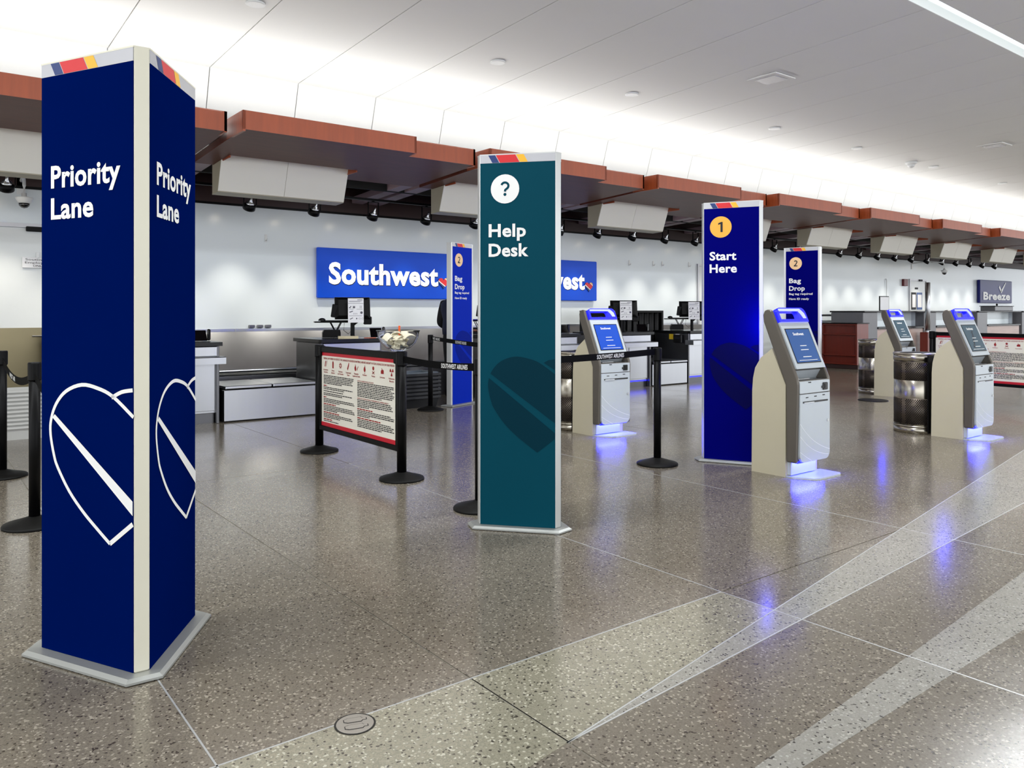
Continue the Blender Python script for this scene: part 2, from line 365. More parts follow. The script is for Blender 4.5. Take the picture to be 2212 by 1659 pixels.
# ================================================================== WOOD CANOPY
P, YF = 3.333, 8.6
def uz(y): return 3.32 - 0.05 * (y - YF)
def canopy(i):
    X0 = 2.915 + i * P
    t = thing('canopy_unit', 'reddish wood canopy panel with stepped front edge over the check-in counters', 'canopy', (X0, 0, 0), 0, 'wood canopy panels')
    xs_, xe = 2.19, P - .11
    front = [(YF, uz(YF)), (YF, 3.53), (YF + .02, 3.53), (YF + .02, uz(YF))]
    fa = MB(); fa.box(0, xs_, YF, YF + .03, 3.32, 3.53); fa.box(xs_ - .03, xs_, YF, YF + .19, 3.315, 3.53); fa.box(xs_ - .01, xs_ + .02 + (xe - xs_ - .02), YF + .19, YF + .22, 3.31, 3.53)
    fa.box(0, .03, YF, YF + .55, 3.30, 3.53); fa.box(xe - .03, xe, YF + .19, YF + .5, 3.30, 3.53)
    fa.build('fascia', 'soffit_wood', t)
    def slab(xa, xb, ya, yb): return [(ya, uz(ya)), (yb, uz(yb)), (yb, uz(yb) + .09), (ya, uz(ya) + .09)], xa, xb
    u = MB()
    for xa, xb, ya, yb in ((0.002, xs_ - .002, YF + .002, 9.84), (xs_ - .002, xe - .002, YF + .192, 9.84), (0.002, .265, 9.84, 10.45), (1.975, xe - .002, 9.84, 10.45)):
        pr, a, b = slab(xa, xb, ya, yb); u.extrude_x(pr, a, b)
    u.build('underside', 'soffit_shaded', t)
    tp = MB(); tp.box(.02, xs_ - .02, YF + .02, 10.4, 3.47, 3.5); tp.box(xs_ - .02, xe - .03, YF + .2, 10.4, 3.47, 3.5); tp.build('top_board', 'wall_dark', t)
    lp = MB(); lp.extrude_x([(9.84, uz(9.84) + .001), (9.85, uz(9.84) + .001), (9.85, 3.45), (9.84, 3.45)], .265, 1.975)
    lp.box(1.972, 1.985, 9.84, 10.45, uz(10.45) + .004, 3.46); lp.box(.255, .268, 9.84, 10.45, uz(10.45) + .004, 3.46); lp.build('slot_lining', 'soffit_wood', t)
    for xa, xb in ((.0, .22), (1.5, 1.76), (xe - .2, xe)):
        MB().extrude_x([(10.45, uz(10.45)), (WY - .03, uz(WY)), (WY - .03, uz(WY) + .1), (10.45, uz(10.45) + .1)], xa, xb).build('rib', 'rib', t)
    return t
c0 = canopy(0)
ORD = ['leftmost', 'second', 'third', 'fourth', 'fifth', 'sixth', 'seventh', 'eighth', 'ninth', 'tenth']
def nth(k, what): return (ORD[0] + ' ' + what) if k == 0 else ORD[k] + ' ' + what + ' from the left'
for i in (-2, -1, 1, 2, 3, 4, 5, 6, 7, 8, 9):
    c = copy_tree(c0); c.location.x = 2.915 + i * P
    c['label'] = 'wood canopy panel beyond the left picture edge' if i < -1 else 'wood canopy panel beyond the right picture edge' if i > 6 else nth(i + 1, 'reddish wood canopy panel') + ' over the counters'
c0['label'] = nth(1, 'reddish wood canopy panel') + ' over the counters'
# flight display boxes hanging in the slots
def display():
    t = thing('display_box', 'white blank twin display box hanging through a wood canopy slot', 'display box', (0, 0, 0), 0, 'blank display boxes under the canopy')
    prof = [(10.06, 3.42), (10.26, 2.865), (10.5, 2.86), (10.5, 3.42)]
    MB().extrude_x(prof, 0, 1.73).build('case', 'display_side', t)
    for a, b in ((-.004, .862), (.868, 1.734)):
        MB().extrude_x([(10.05, 3.42), (10.25, 2.86), (10.262, 2.866), (10.062, 3.42)], a, b).build('screen_panel', 'display_white', t)
    MB().extrude_x([(10.245, 2.856), (10.5, 2.845), (10.5, 2.862), (10.245, 2.868)], -.002, 1.732).build('bottom_edge', 'display_side', t)
    return t
d0 = display(); d0.location.x = 2.915 + .245
for i in (-1, 1, 2, 3, 4, 5, 6, 7, 8):
    c = copy_tree(d0); c.location.x = 2.915 + .245 + i * P; c['label'] = nth(i + 1, 'white blank twin display box') + ' under the wood canopy'
d0['label'] = nth(1, 'white blank twin display box') + ' under the wood canopy'
# track and spotlights
tr = MB().box(-1.0, 40, 11.27, 11.33, 3.086, 3.12).build('light_track', 'black_paint')
tag(tr, 'long black lighting track above the row of spotlights', 'track')
def spot_proto():
    t = thing('track_spotlight', 'black yoke spotlight hanging from the track before the back wall', 'spotlight', (0, 0, 0), 0, 'track spotlights along the back wall')
    y = MB(); y.box(-.095, .095, -.012, .012, .185, .195); y.box(-.095, -.085, -.012, .012, -.02, .19); y.box(.085, .095, -.012, .012, -.02, .19); y.box(-.015, .015, -.015, .015, .19, .21); y.build('yoke', 'black_paint', t)
    Mx = Matrix.Rotation(R(38), 4, 'X')
    a = MB(); a.sm = True; a.lathe([(.045, .02), (.085, -.02), (.09, -.08), (.075, -.085), (.07, -.06)], n=18).xf(Mx); a.build('housing', 'black_paint', t)
    b = MB(); b.sm = True; b.lathe([(.018, .12), (.02, .06), (.05, .03), (.062, .015), (.062, .005)], n=16).xf(Mx); b.build('reflector', 'lamp_silver', t)
    c = MB(); c.lathe([(.07, -.066), (.07, -.064)], n=18).xf(Mx); c.build('lens', 'lamp_glow', t)
    return t
s0 = spot_proto()
sl = bpy.data.lights.new('spot', 'SPOT'); sl.energy = 55; sl.spot_size = R(64); sl.spot_blend = 1.0; sl.color = (1.0, 0.93, 0.8); sl.shadow_soft_size = 0.06
for n in range(-4, 27):
    o = s0 if n == -4 else copy_tree(s0)
    px = 11.3 * (0.348 + 0.0875 * n)
    o.location = (px, 11.3, 2.875)
    L = bpy.data.objects.new('spot_light', sl); COL.objects.link(L); L.location = (px, 11.38, 2.76); L.rotation_euler = (R(19), 0, 0)
# ceiling fittings
dm = MB(); dm.lathe([(.09, 0), (.1, .004), (.1, .02)], n=20)
dme = dm.mesh('sprinkler_cover', 'plastic_white')
for k, px in enumerate((2.61, 2.93, 6.12, 8.62, 12.25, 15.04, 18.33, 22.09)):
    tag(link('sprinkler_cover', dme, None, (px, 8.25, cz(8.25) - .022)), nth(k, 'round white cover plate') + ' on the ceiling', 'cover plate', 'round ceiling cover plates')
def vent(px, py, lab):
    t = thing('ceiling_vent', lab, 'vent', (px, py, cz(py) - .012))
    MB().box(-.24, .24, -.24, .24, -.004, .012).build('frame', 'ceiling_white', t)
    MB().box(-.16, .16, -.16, .16, -.012, -.003).build('grille', 'hdr_silver', t)
vent(9.79, 6.65, 'square white air vent nearest the camera on the ceiling'); vent(17.28, 6.6, 'far square air vent on the ceiling at right')
t = thing('ceiling_camera', 'small white dome camera mounted on the ceiling', 'camera', (17.39, 8.3, cz(8.3)))
a = MB(); a.sm = True; a.lathe([(.12, .0), (.12, -.03), (.09, -.06)], n=18); a.build('mount', 'plastic_white', t)
a = MB(); a.sm = True; a.lathe([(.08, -.06), (.07, -.1), (.03, -.13), (.001, -.135)], n=18); a.build('dome', 'plastic_white', t)

# ================================================================== TOTEMS
HEART = [(0.509, 0.947), (0.401, 1.017), (0.318, 1.044), (0.233, 1.053), (0.146, 1.026), (0.089, 0.976), (0.059, 0.915), (0.055, 0.856), (0.075, 0.777), (0.097, 0.731), (0.162, 0.647), (0.241, 0.576), (0.318, 0.521), (0.386, 0.475), (0.504, 0.560)]
def symbol(mb, ch, cx, zc, h):
    w = h * .19; y = -.0062
    if ch == '?':
        pts = [(cx + h * .26 * math.cos(a), zc + h * .22 + h * .24 * math.sin(a)) for a in [R(165 - 20 * i) for i in range(12)]] + [(cx + .02 * h, zc - .08 * h), (cx, zc - .2 * h)]
        ribbon(mb, pts, w * .85, y); disc(mb, cx, zc - h * .4, w * .58, y, 16)
    elif ch == '1':
        mb.poly([(cx + a * h, y, zc + b * h) for a, b in ((-.02, -.5), (.19, -.5), (.19, .5), (.03, .5), (-.24, .38), (-.24, .22), (-.02, .3))])
    else:
        pts = [(cx + h * .22 * math.cos(a), zc + h * .24 + h * .2 * math.sin(a)) for a in [R(160 - 20 * i) for i in range(11)]] + [(cx + .05 * h, zc - .15 * h), (cx - .24 * h, zc - .42 * h)]
        ribbon(mb, pts, w * .85, y); ribbon(mb, [(cx - .3 * h, zc - .42 * h), (cx + .3 * h, zc - .42 * h)], w * .85, y)
def totem(name, label, C, ang, Wd, panel, post, words, heart_mat=None, badge=None, sub=None, nf=3):
    p = .052; S = Wd + 2 * p; apo = S / (2 * math.sqrt(3)) if nf == 3 else .04; H = 2.29; zb = .022; st_ = R(360 / nf)
    t = thing(name, label, 'totem sign', (C[0], C[1], 0), ang)
    def Mk(k): return Matrix.Rotation(st_ * k, 4, 'Z') @ Matrix.Translation((-Wd / 2, -apo, 0))
    # base plate: the footprint grown outwards, bevelled
    def foot(off):
        pts = []
        for k in range(nf):
            M = Matrix.Rotation(st_ * k, 4, 'Z')
            for sx in (-1, 1): pts.append(tuple((M @ Vector((sx * (Wd / 2 + off * (.58 if nf == 3 else 1.0) + (0 if nf == 3 else .03)), -apo - off, 0)))[:2]))
        return pts
    f0, f1 = foot(.06), foot(.045)
    b = MB(); b.loft([[(x, y, .004) for x, y in f0], [(x, y, .012) for x, y in f0], [(x, y, zb) for x, y in f1]]); b.build('base_plate', 'base_alu', t)
    g_ = foot(.03); b = MB(); b.extrude_z(g_, 0, .006); b.build('glide', 'rubber', t)
    c_ = foot(-.004); MB().extrude_z(c_, zb, H - .004).build('core', post, t)
    MB().extrude_z(foot(.004), H - .006, H).build('top_cap', post, t)
    for k in range(nf):
        M = Mk(k)
        MB().box(0, Wd, -.003, .02, zb + .001, H - .055).xf(M).build('graphic_panel', panel, t)
        hs = MB(); hs.box(0, Wd, -.0035, .02, H - .055, H - .006); hs.xf(M); ho = hs.build('header_strip', 'hdr_silver', t)
        st = MB(); z0_, z1_ = H - .054, H - .007
        for a, b_, mi in ((.051, .103, 0), (.103, .241, 1), (.241, .298, 2)):
            st.cur = mi; st.poly([(b_ * Wd / .51 + .026, -.0042, z0_), (b_ * Wd / .51, -.0042, z1_), (a * Wd / .51 + .004, -.0042, z1_), (a * Wd / .51 + .03, -.0042, z0_)])
        st.xf(M); st.build('stripes', ['hdr_blue', 'hdr_red', 'hdr_yellow'], ho)
        # corner post
        Mp = Matrix.Rotation(st_ * k, 4, 'Z') @ Matrix.Translation((Wd / 2, -apo, 0)) @ Matrix.Rotation(R(60), 4, 'Z')
        if nf == 2: Mp = Matrix.Rotation(st_ * k, 4, 'Z') @ Matrix.Translation((Wd / 2, -apo, 0)) @ Matrix.Rotation(R(90), 4, 'Z') @ Matrix.Translation((0, -.03, 0))
        MB().cbox(.0, p if nf == 3 else 2 * apo, -.004, .03, zb, H - .002, .003).xf(Mp).build('corner_post', post, t)
        sc = Wd / .505
        hp = [(u * sc, z) for u, z in HEART]
        for s, u, z, cap, w in words: lt = MB(); put_text(lt, s, u * Wd, z, cap, w * Wd, .029, -.0055); lt.xf(M); lt.build('lettering', 'white_print', t)
        for s, u, z, cap, w in (sub or ()): lt = MB(); put_text(lt, s, u * Wd, z, cap, w * Wd, .025, -.0055); lt.xf(M); lt.build('lettering', 'white_print', t)
        if badge:
            bm_, ch, um, zc, r = badge
            d = MB(); disc(d, um * Wd, zc, r, -.005); d.xf(M); bo = d.build('badge', bm_, t)
            tx = MB(); symbol(tx, ch, um * Wd, zc, r * .95); tx.xf(M); tx.build('badge_symbol', 'ink' if ch != '?' else 'print_teal', bo)
        hm = MB()
        if heart_mat is None:
            out = smoothpts(hp[:14], 4); ribbon(hm, out, .014, -.005); ribbon(hm, [hp[13], (Wd, hp[14][1])], .017, -.005)
            ribbon(hm, smoothpts([(0.395 * sc, 1.012), (0.448 * sc, 1.035), (Wd, 1.044)], 4), .014, -.005)
            hm.poly([(.066 * sc, -.0052, .921), (.08 * sc, -.0052, .934), (Wd, -.0052, .642), (Wd, -.0052, .59)])
        else:
            out = smoothpts(hp[:14], 4)
            dl = lambda u: .927 - (u - .07 * sc) * (.927 - .62) / (Wd - .07 * sc)
            upp = [q for q in out if q[1] > dl(q[0]) + .012 and q[0] < Wd - .002]
            low = [q for q in out if q[1] < dl(q[0]) - .012 and q[0] < Wd - .002]
            hm.poly([(x_, -.005, z_) for x_, z_ in [(Wd - .001, .95)] + upp + [(upp[-1][0] + .012, dl(upp[-1][0]) + .012), (Wd - .001, .655)]])
            hm.poly([(x_, -.005, z_) for x_, z_ in [(Wd - .001, .595), (low[0][0], dl(low[0][0]) - .014)] + low + [(Wd - .001, .562)]])
            hm.poly([(x_, -.005, z_) for x_, z_ in [(.43 * sc, 1.018), (.46 * sc, 1.034), (Wd - .001, 1.04), (Wd - .001, .975)]])
        hm.xf(M); hm.build('heart_emblem', heart_mat or 'white_print', t)
    return t
def totem_at(L, ang, Wd, nf=3):
    p = .052; S = Wd + 2 * p; apo = S / (2 * math.sqrt(3)) if nf == 3 else .04; M = Matrix.Rotation(ang, 4, 'Z')
    q = M @ Vector((-Wd / 2, -apo, 0)); return (L[0] - q.x, L[1] - q.y)
a = R(-63); totem('totem_sign', 'tall navy three-sided totem reading Priority Lane with white heart outline', totem_at((.421, 3.542), a, .51), a, .51, 'print_navy', 'post_cream',
      [('Priority', .115, 1.805, .083, .76), ('Lane', .115, 1.685, .079, .475)])
a = R(-50); totem('totem_sign', 'teal three-sided totem reading Help Desk with white question mark disc', totem_at((2.797, 3.95), a, .465), a, .465, 'print_teal', 'post_alu',
      [('Help', .115, 1.785, .077, .5), ('Desk', .115, 1.665, .077, .535)], 'teal_heart', ('white_print', '?', .335, 2.075, .089))
a = R(-62); totem('totem_sign', 'deep blue totem reading Start Here with amber number one disc', totem_at((5.62, 4.50), a, .47), a, .47, 'print_deep', 'post_alu',
      [('Start', .105, 1.78, .073, .49), ('Here', .105, 1.67, .073, .5)], 'deep_heart', ('badge_amber', '1', .31, 2.07, .094))
SUB = [('Bag tag required', .1, 1.575, .03, .74), ('Have ID ready', .1, 1.5, .03, .63)]
a = R(21); totem('totem_sign', 'bright blue totem reading Bag Drop behind the queue belts', totem_at((6.04, 9.2), a, .47, 2), a, .47, 'print_blue', 'post_alu',
      [('Bag', .1, 1.755, .07, .38), ('Drop', .1, 1.64, .07, .5)], 'blue_heart', ('badge_peach', '2', .31, 2.05, .094), SUB, nf=2)
a = R(-75); totem('totem_sign', 'far blue totem reading Bag Drop behind the nearest white kiosk', totem_at((10.62, 6.95), a, .47, 2), a, .47, 'print_deep', 'post_alu',
      [('Bag', .1, 1.755, .07, .38), ('Drop', .1, 1.64, .07, .5)], 'deep_heart', ('badge_peach', '2', .31, 2.05, .094), SUB, nf=2)

# ================================================================== STANCHIONS AND BELTS
def stanchion(x, y, label, r=.032, hook=True):
    t = thing('stanchion', label, 'stanchion', (x, y, 0), 0)
    b = MB(); b.sm = True; b.lathe([(.178, 0), (.178, .012), (.172, .018), (.11, .035), (r + .012, .055), (r + .002, .06)], n=32); b.build('base', 'black_base', t)
    p = MB(); p.sm = True; p.lathe([(r, .05), (r, .99)], n=20); p.build('post', 'black_paint', t)
    c = MB(); c.lathe([(r + .004, .9), (r + .006, .905), (r + .006, 1.005), (r + .002, 1.012)], n=20); c.build('belt_head', 'black_paint', t)
    return t
ST = dict(a=(.613, 7.5), b=(.633, 5.68), h1=(3.107, 7.03), h2=(3.107, 5.465), c=(5.58, 9.04), d=(3.06, 4.33), e=(5.167, 4.642), f=(4.9, 6.42))
stanchion(*ST['a'], 'black belt post at the left edge of the picture, farther one')
stanchion(*ST['b'], 'black belt post half hidden left of the Priority Lane totem')
stanchion(*ST['h1'], 'black post carrying the far end of the hazard notice board', .038)
stanchion(*ST['h2'], 'black post under the glass bowl carrying the near end of the notice board', .038)
stanchion(*ST['c'], 'black belt post in front of the black tray stack')
stanchion(*ST['d'], 'black belt post hidden behind the Help Desk totem with only its base showing')
stanchion(*ST['e'], 'black belt post standing free left of the Start Here totem')
stanchion(*ST['f'], 'black belt post wholly behind the Help Desk totem')
def belt(p, q, label, z=.955, z2=None, sag=0.0, texts=(), hgt=.052, off=.036):
    P0, P1 = Vector((*p, 0)), Vector((*q, 0)); d = P1 - P0; L = d.length; ang = math.atan2(d.y, d.x); z2 = z if z2 is None else z2
    t = thing('queue_belt', label, 'belt', (*p, 0), ang)
    n = 14; top = []; bot = []
    def zz(u): return z + (z2 - z) * u - sag * 4 * u * (1 - u)
    xs_ = [off + (L - 2 * off) * i / n for i in range(n + 1)]
    b = MB()
    for i in range(n):
        za, zb_ = zz(i / n), zz((i + 1) / n)
        b.add([(xs_[i], -.0012, za - hgt / 2), (xs_[i + 1], -.0012, zb_ - hgt / 2), (xs_[i + 1], -.0012, zb_ + hgt / 2), (xs_[i], -.0012, za + hgt / 2),
               (xs_[i], .0012, za - hgt / 2), (xs_[i + 1], .0012, zb_ - hgt / 2), (xs_[i + 1], .0012, zb_ + hgt / 2), (xs_[i], .0012, za + hgt / 2)],
              [(0, 1, 2, 3), (7, 6, 5, 4), (3, 2, 6, 7), (0, 4, 5, 1)])
    b.build('webbing', 'belt', t)
    if texts:
        for s, u, w, side in texts:
            l = MB()
            tm = text_mb(s, .02); tw = max(v[0] for v in tm.v)
            vs = []
            for v in tm.v:
                xx = v[0] / tw * w
                X_ = u * L + (xx if side > 0 else -xx); vs.append((X_, -.002 * side, zz(min(1, max(0, X_ / L))) - .016 + v[1] * .032))
            l.add(vs, tm.f); l.build('lettering', 'white_print', t)
    return t
SW = 'SOUTHWEST AIRLINES'
belt(ST['a'], ST['b'], 'sagging black belt between the two posts at far left', .93, .93, .09, [('WEST AIR', .28, .34, 1)])
belt(ST['b'], (.62, 3.75), 'black belt running behind the Priority Lane totem', .92, .92, .08)
belt(ST['h2'], ST['d'], 'black belt from the glass bowl post towards the Help Desk totem', .95, .95, .015, [(SW, .55, .36, 1)])
belt(ST['d'], ST['e'], 'black lettered belt right of the Help Desk totem, before the kiosk', .978, .978, .012, [('SOUTHWEST AIRLINES', .18, .36, 1), (SW, .6, .36, 1)])
belt(ST['c'], ST['f'], 'black lettered belt crossing the Bag Drop totem', .97, .95, .01, [('WEST AIRLINES', .04, .3, 1), (SW, .38, .4, 1)])
belt((3.107, 7.05), (5.58, 9.0), 'black belt behind the hazard notice board', .95, .96, .01) if False else None

# ================================================================== HAZARD NOTICE BOARDS
def icons(mb, cx, z, kind, s=.05):
    if kind == 0:
        ribbon(mb, [(cx - .5 * s, z - .6 * s), (cx + .05 * s, z + .7 * s)], .35 * s); ribbon(mb, [(cx + .1 * s, z - .6 * s), (cx + .7 * s, z + .8 * s)], .16 * s)
    elif kind == 1: mb.poly([(cx + a * s, 0, z + b * s) for a, b in ((-.35, -.8), (.35, -.8), (.35, .65), (.15, .65), (.15, .85), (-.15, .85), (-.15, .65), (-.35, .65))])
    elif kind == 2:
        pts = [(cx + (.8 if i % 2 else .42) * s * math.cos(i * math.pi / 8), z + (.8 if i % 2 else .42) * s * math.sin(i * math.pi / 8)) for i in range(16)]
        for i in range(16):
            a, b = pts[i], pts[(i + 1) % 16]; k = .5
            mb.poly([(a[0], 0, a[1]), (b[0], 0, b[1]), (cx + (b[0] - cx) * k, 0, z + (b[1] - z) * k), (cx + (a[0] - cx) * k, 0, z + (a[1] - z) * k)])
    elif kind == 3: mb.poly([(cx + a * s, 0, z + b * s) for a, b in ((-.55, -.5), (-.2, -.85), (.35, .25), (.42, .85), (.2, .9), (0, .55))])
    elif kind == 4:
        mb.poly([(cx + a * s, 0, z + b * s) for a, b in ((-.9, -.3), (-.6, -.75), (-.15, -.7), (0, -.2), (-.2, .3), (-.5, .85), (-.55, .3), (-.85, .1))]); ribbon(mb, [(cx + .25 * s, z - .6 * s), (cx + .9 * s, z + .3 * s)], .2 * s)
    elif kind == 5:
        mb.poly([(cx + a * s, 0, z + b * s) for a, b in ((-.45, -.2), (-.3, -.6), (0, -.75), (.3, -.6), (.45, -.2), (.3, .2), (.05, .85), (-.1, .4), (-.35, .2))])
        ribbon(mb, [(cx - .3 * s, z - .95 * s), (cx + .3 * s, z - .95 * s)], .08 * s)
    elif kind == 6:
        disc(mb, cx, z + .3 * s, .42 * s, 0, 14); ribbon(mb, [(cx - .5 * s, z - .9 * s), (cx + .5 * s, z - .35 * s)], .18 * s); ribbon(mb, [(cx - .5 * s, z - .35 * s), (cx + .5 * s, z - .9 * s)], .18 * s)
    elif kind == 7: mb.poly([(cx + a * s, 0, z + b * s) for a, b in ((-.6, -.6), (.6, -.6), (.6, .1), (.3, .3), (.1, .15), (-.1, .5), (-.3, .6), (-.2, .2), (-.6, .0))])
    else:
        for k in range(3):
            a0 = R(90 + 120 * k + 180) - R(28)
            mb.poly([(cx, 0, z)] + [(cx + .85 * s * math.cos(a0 + R(14) * i), 0, z + .85 * s * math.sin(a0 + R(14) * i)) for i in range(5)])
def notice(label, loc, rz, L, mirror=False):
    """board along local +X of length L, readable side facing -Y; z .22 .. 1.0"""
    t = thing('notice_board', label, 'notice board', loc, rz)
    z0, z1 = .215, 1.0
    fr = MB(); fr.cbox(0, L, -.022, .022, z1 - .055, z1, .006); fr.cbox(0, L, -.022, .022, z0, z0 + .045, .006); fr.box(0, .025, -.018, .018, z0, z1); fr.box(L - .025, L, -.018, .018, z0, z1)
    fr.build('frame', 'black_paint', t)
    MB().box(.02, L - .02, -.006, .006, z0 + .04, z1 - .05).build('panel', 'panel_cream', t)
    rs = MB(); rs.box(.024, L - .024, -.0085, .0, z1 - .085, z1 - .054); rs.build('red_strip', 'red_strip', t)
    rs = MB(); rs.box(.024, L - .024, -.0085, .0, z0 + .044, z0 + .08); rs.build('red_strip', 'red_strip', t)
    y = -.0075; a0, a1 = .07, L - .06; zt = z1 - .1
    rd = MB(); ic = MB()
    put_text(rd, 'FEDERAL LAW FORBIDS OR RESTRICTS THE CARRIAGE OF HAZARDOUS MATERIALS ABOARD AIRCRAFT IN YOUR LUGGAGE OR ON YOUR PERSON', a0, zt - .018, .017, a1 - a0, .02, y)
    caps = ['E-Cigarettes\nVaporizers', 'Lithium\nBatteries', 'Explosives\nand Fireworks', 'Compressed\nGases', 'Flammable\nLiquids and Solids', 'Oxidizers', 'Poisons', 'Corrosives', 'Radioactive\nMaterials']
    for k in range(9):
        cx = a0 + .045 + (a1 - a0 - .09) * k / 8
        ic = MB(); icons(ic, cx, zt - .062, k, .04); ic.v = [(a, y, c) for a, b, c in ic.v]; ic.build('pictogram', 'red_print', t)
        for q, s in enumerate(caps[k].split('\n')): cp = MB(); put_text(cp, s, cx, zt - .122 - .021 * q, .0135, None, .02, y, 'C'); cp.build('caption', 'red_print', t)
    rd.build('red_lettering', 'red_print', t)
    rnd = random.Random(5)
    def para(xa, xb, z, n):
        tx = MB()
        for i in range(n):
            w = (xb - xa) * (rnd.uniform(.9, 1.0) if i < n - 1 else rnd.uniform(.3, .7)); x = xa
            while x < xa + w - .01:
                wl = min(rnd.uniform(.015, .055), xa + w - x); tx.poly([(x, y, z - .0078), (x + wl, y, z - .0078), (x + wl, y, z), (x, y, z)]); x += wl + .006
            z -= .0143
        tx.build('text_block', 'black_print', t)['kind'] = 'stuff'
        return z
    def head(xa, z, w, s=None):
        rd = MB()
        if s: put_text(rd, s, xa, z - .012, .012, w, .01, y)
        else:
            x = xa
            while x < xa + w - .01:
                wl = min(rnd.uniform(.03, .07), xa + w - x); rd.poly([(x, y, z - .01), (x + wl, y, z - .01), (x + wl, y, z), (x, y, z)]); x += wl + .008
        rd.build('heading', 'red_print', t)['kind'] = 'stuff'
        return z - .0165
    m_ = (a0 + a1) / 2 - .03; z = zt - .165
    z = para(a0, m_, z, 6) - .007; z = head(a0, z, .07); z = para(a0, m_, z, 2) - .006; z = para(a0, m_, z, 1) - .006; z = para(a0, m_, z, 2) - .006
    z = head(a0, z, .06); z = para(a0, m_, z, 3) - .004; z = head(a0, z, .26); z = para(a0, m_, z, 4) - .004; z = head(a0, z, .33); z = para(a0, m_, z, 3) - .004; z = head(a0, z, .2); para(a0, m_, z, 1)
    b0 = m_ + .05; z = zt - .168
    z = head(b0, z, .3, 'NOTICE-OVERBOOKING OF FLIGHTS'); z = para(b0, a1, z, 9) - .004
    z = head(b0, z, .56, 'ADVICE TO INTERNATIONAL PASSENGERS ON CARRIER LIABILITY'); z = para(b0, a1, z, 5) - .004
    z = head(b0, z, .28); z = para(b0, a1, z, 4) - .004; z = head(b0, z, .42); para(b0, a1, z, 5)
    for k in (0, 1):
        MB().cbox(-.03 if k == 0 else L - .04, .04 if k == 0 else L + .03, -.03, .03, z1 - .09, z1 + .004, .006).build('clamp', 'black_paint', t)
    return t
notice('cream hazard notice board with red icons between two black posts', (3.107, 6.985, 0), R(-90), 1.475)
stanchion(12.95, 5.85, 'far black post hidden behind the right kiosk, carrying the second notice board', .038)
stanchion(12.75, 4.25, 'far black post at the right picture edge carrying the second notice board', .038)
notice('far hazard notice board seen at the right picture edge behind the kiosk', (12.945, 5.81, 0), math.atan2(-1.6, -.2), 1.53)

# glass bowl on the board with folded slips and an orange stick
t = thing('glass_bowl', 'clear glass bowl of cream slips standing on the notice board', 'bowl', (3.107, 5.52, 1.0135))
b = MB(); b.sm = True
b.lathe([(.001, 0), (.055, 0), (.06, .006), (.095, .022), (.135, .06), (.16, .11), (.168, .155), (.174, .158), (.174, .163), (.163, .163), (.155, .11), (.13, .063), (.09, .028), (.05, .012), (.001, .01)], n=40, cap=False)
b.build('vessel', 'glass', t)
rn = random.Random(11)
for k in range(22):
    lay = k / 22
    rr = rn.uniform(.0, .05 + .055 * lay); aa = k * 2.4; z = 1.0135 + .04 + .088 * lay
    m = MB(); w = rn.uniform(.045, .06); l = rn.uniform(.09, .12); n = 6
    rows = [[((i / n - .5) * l, s * w / 2, .02 * math.sin(i / n * math.pi) + .004 * s) for i in range(n + 1)] for s in (-1, 1)]
    th = .006
    for i in range(n):
        a_, b_, c_, d_ = rows[0][i], rows[0][i + 1], rows[1][i + 1], rows[1][i]
        m.add([a_, b_, c_, d_] + [(q[0], q[1], q[2] - th) for q in (a_, b_, c_, d_)], [(0, 1, 2, 3), (7, 6, 5, 4), (0, 4, 5, 1), (3, 2, 6, 7)])
    o = m.build('paper_slip', 'napkin', None, (3.107 + rr * math.cos(aa), 5.52 + rr * math.sin(aa), z)); o.rotation_euler = (rn.uniform(-.5, .5), rn.uniform(-.5, .5), rn.uniform(0, 3.14))
    tag(o, 'cream folded slip piled in the glass bowl', 'paper slip', 'slips in the glass bowl')
o = MB().cbox(-.008, .008, -.003, .003, 0, .1, .002).build('orange_stick', 'orange', None, (3.11, 5.51, 1.115)); o.rotation_euler = (R(6), R(2), R(-40))
tag(o, 'orange flat stick standing upright in the glass bowl', 'stick')

# ================================================================== KIOSKS
CAB = [(0, 0), (.325, 0), (.318, .68), (.31, .78), (.29, .865), (.235, .95), (.127, 1.03), (0, .742)]
CHK = [(-.1, .125), (-.113, .75), (-.108, .79), (-.075, .87), (.125, 1.335), (.155, 1.345), (.19, 1.335), (.207, 1.3), (.2, 1.24), (-.006, .735), (-.01, .125)]
def roundrect(x0, x1, z0, z1, r, n=5, corners=(1, 1, 1, 1)):
    pts = []
    for k, (cx, cz_) in enumerate(((x0 + r, z0 + r), (x1 - r, z0 + r), (x1 - r, z1 - r), (x0 + r, z1 - r))):
        if corners[k]: pts += [(cx + r * math.cos(math.pi + k * math.pi / 2 + i * math.pi / 2 / n), cz_ + r * math.sin(math.pi + k * math.pi / 2 + i * math.pi / 2 / n)) for i in range(n + 1)]
        else: pts.append(((x0, z0), (x1, z0), (x1, z1), (x0, z1))[k])
    return pts
def plate(mb, pts, y0, y1):
    return mb.loft([[(x, y0, z) for x, z in pts], [(x, y1, z) for x, z in pts]])
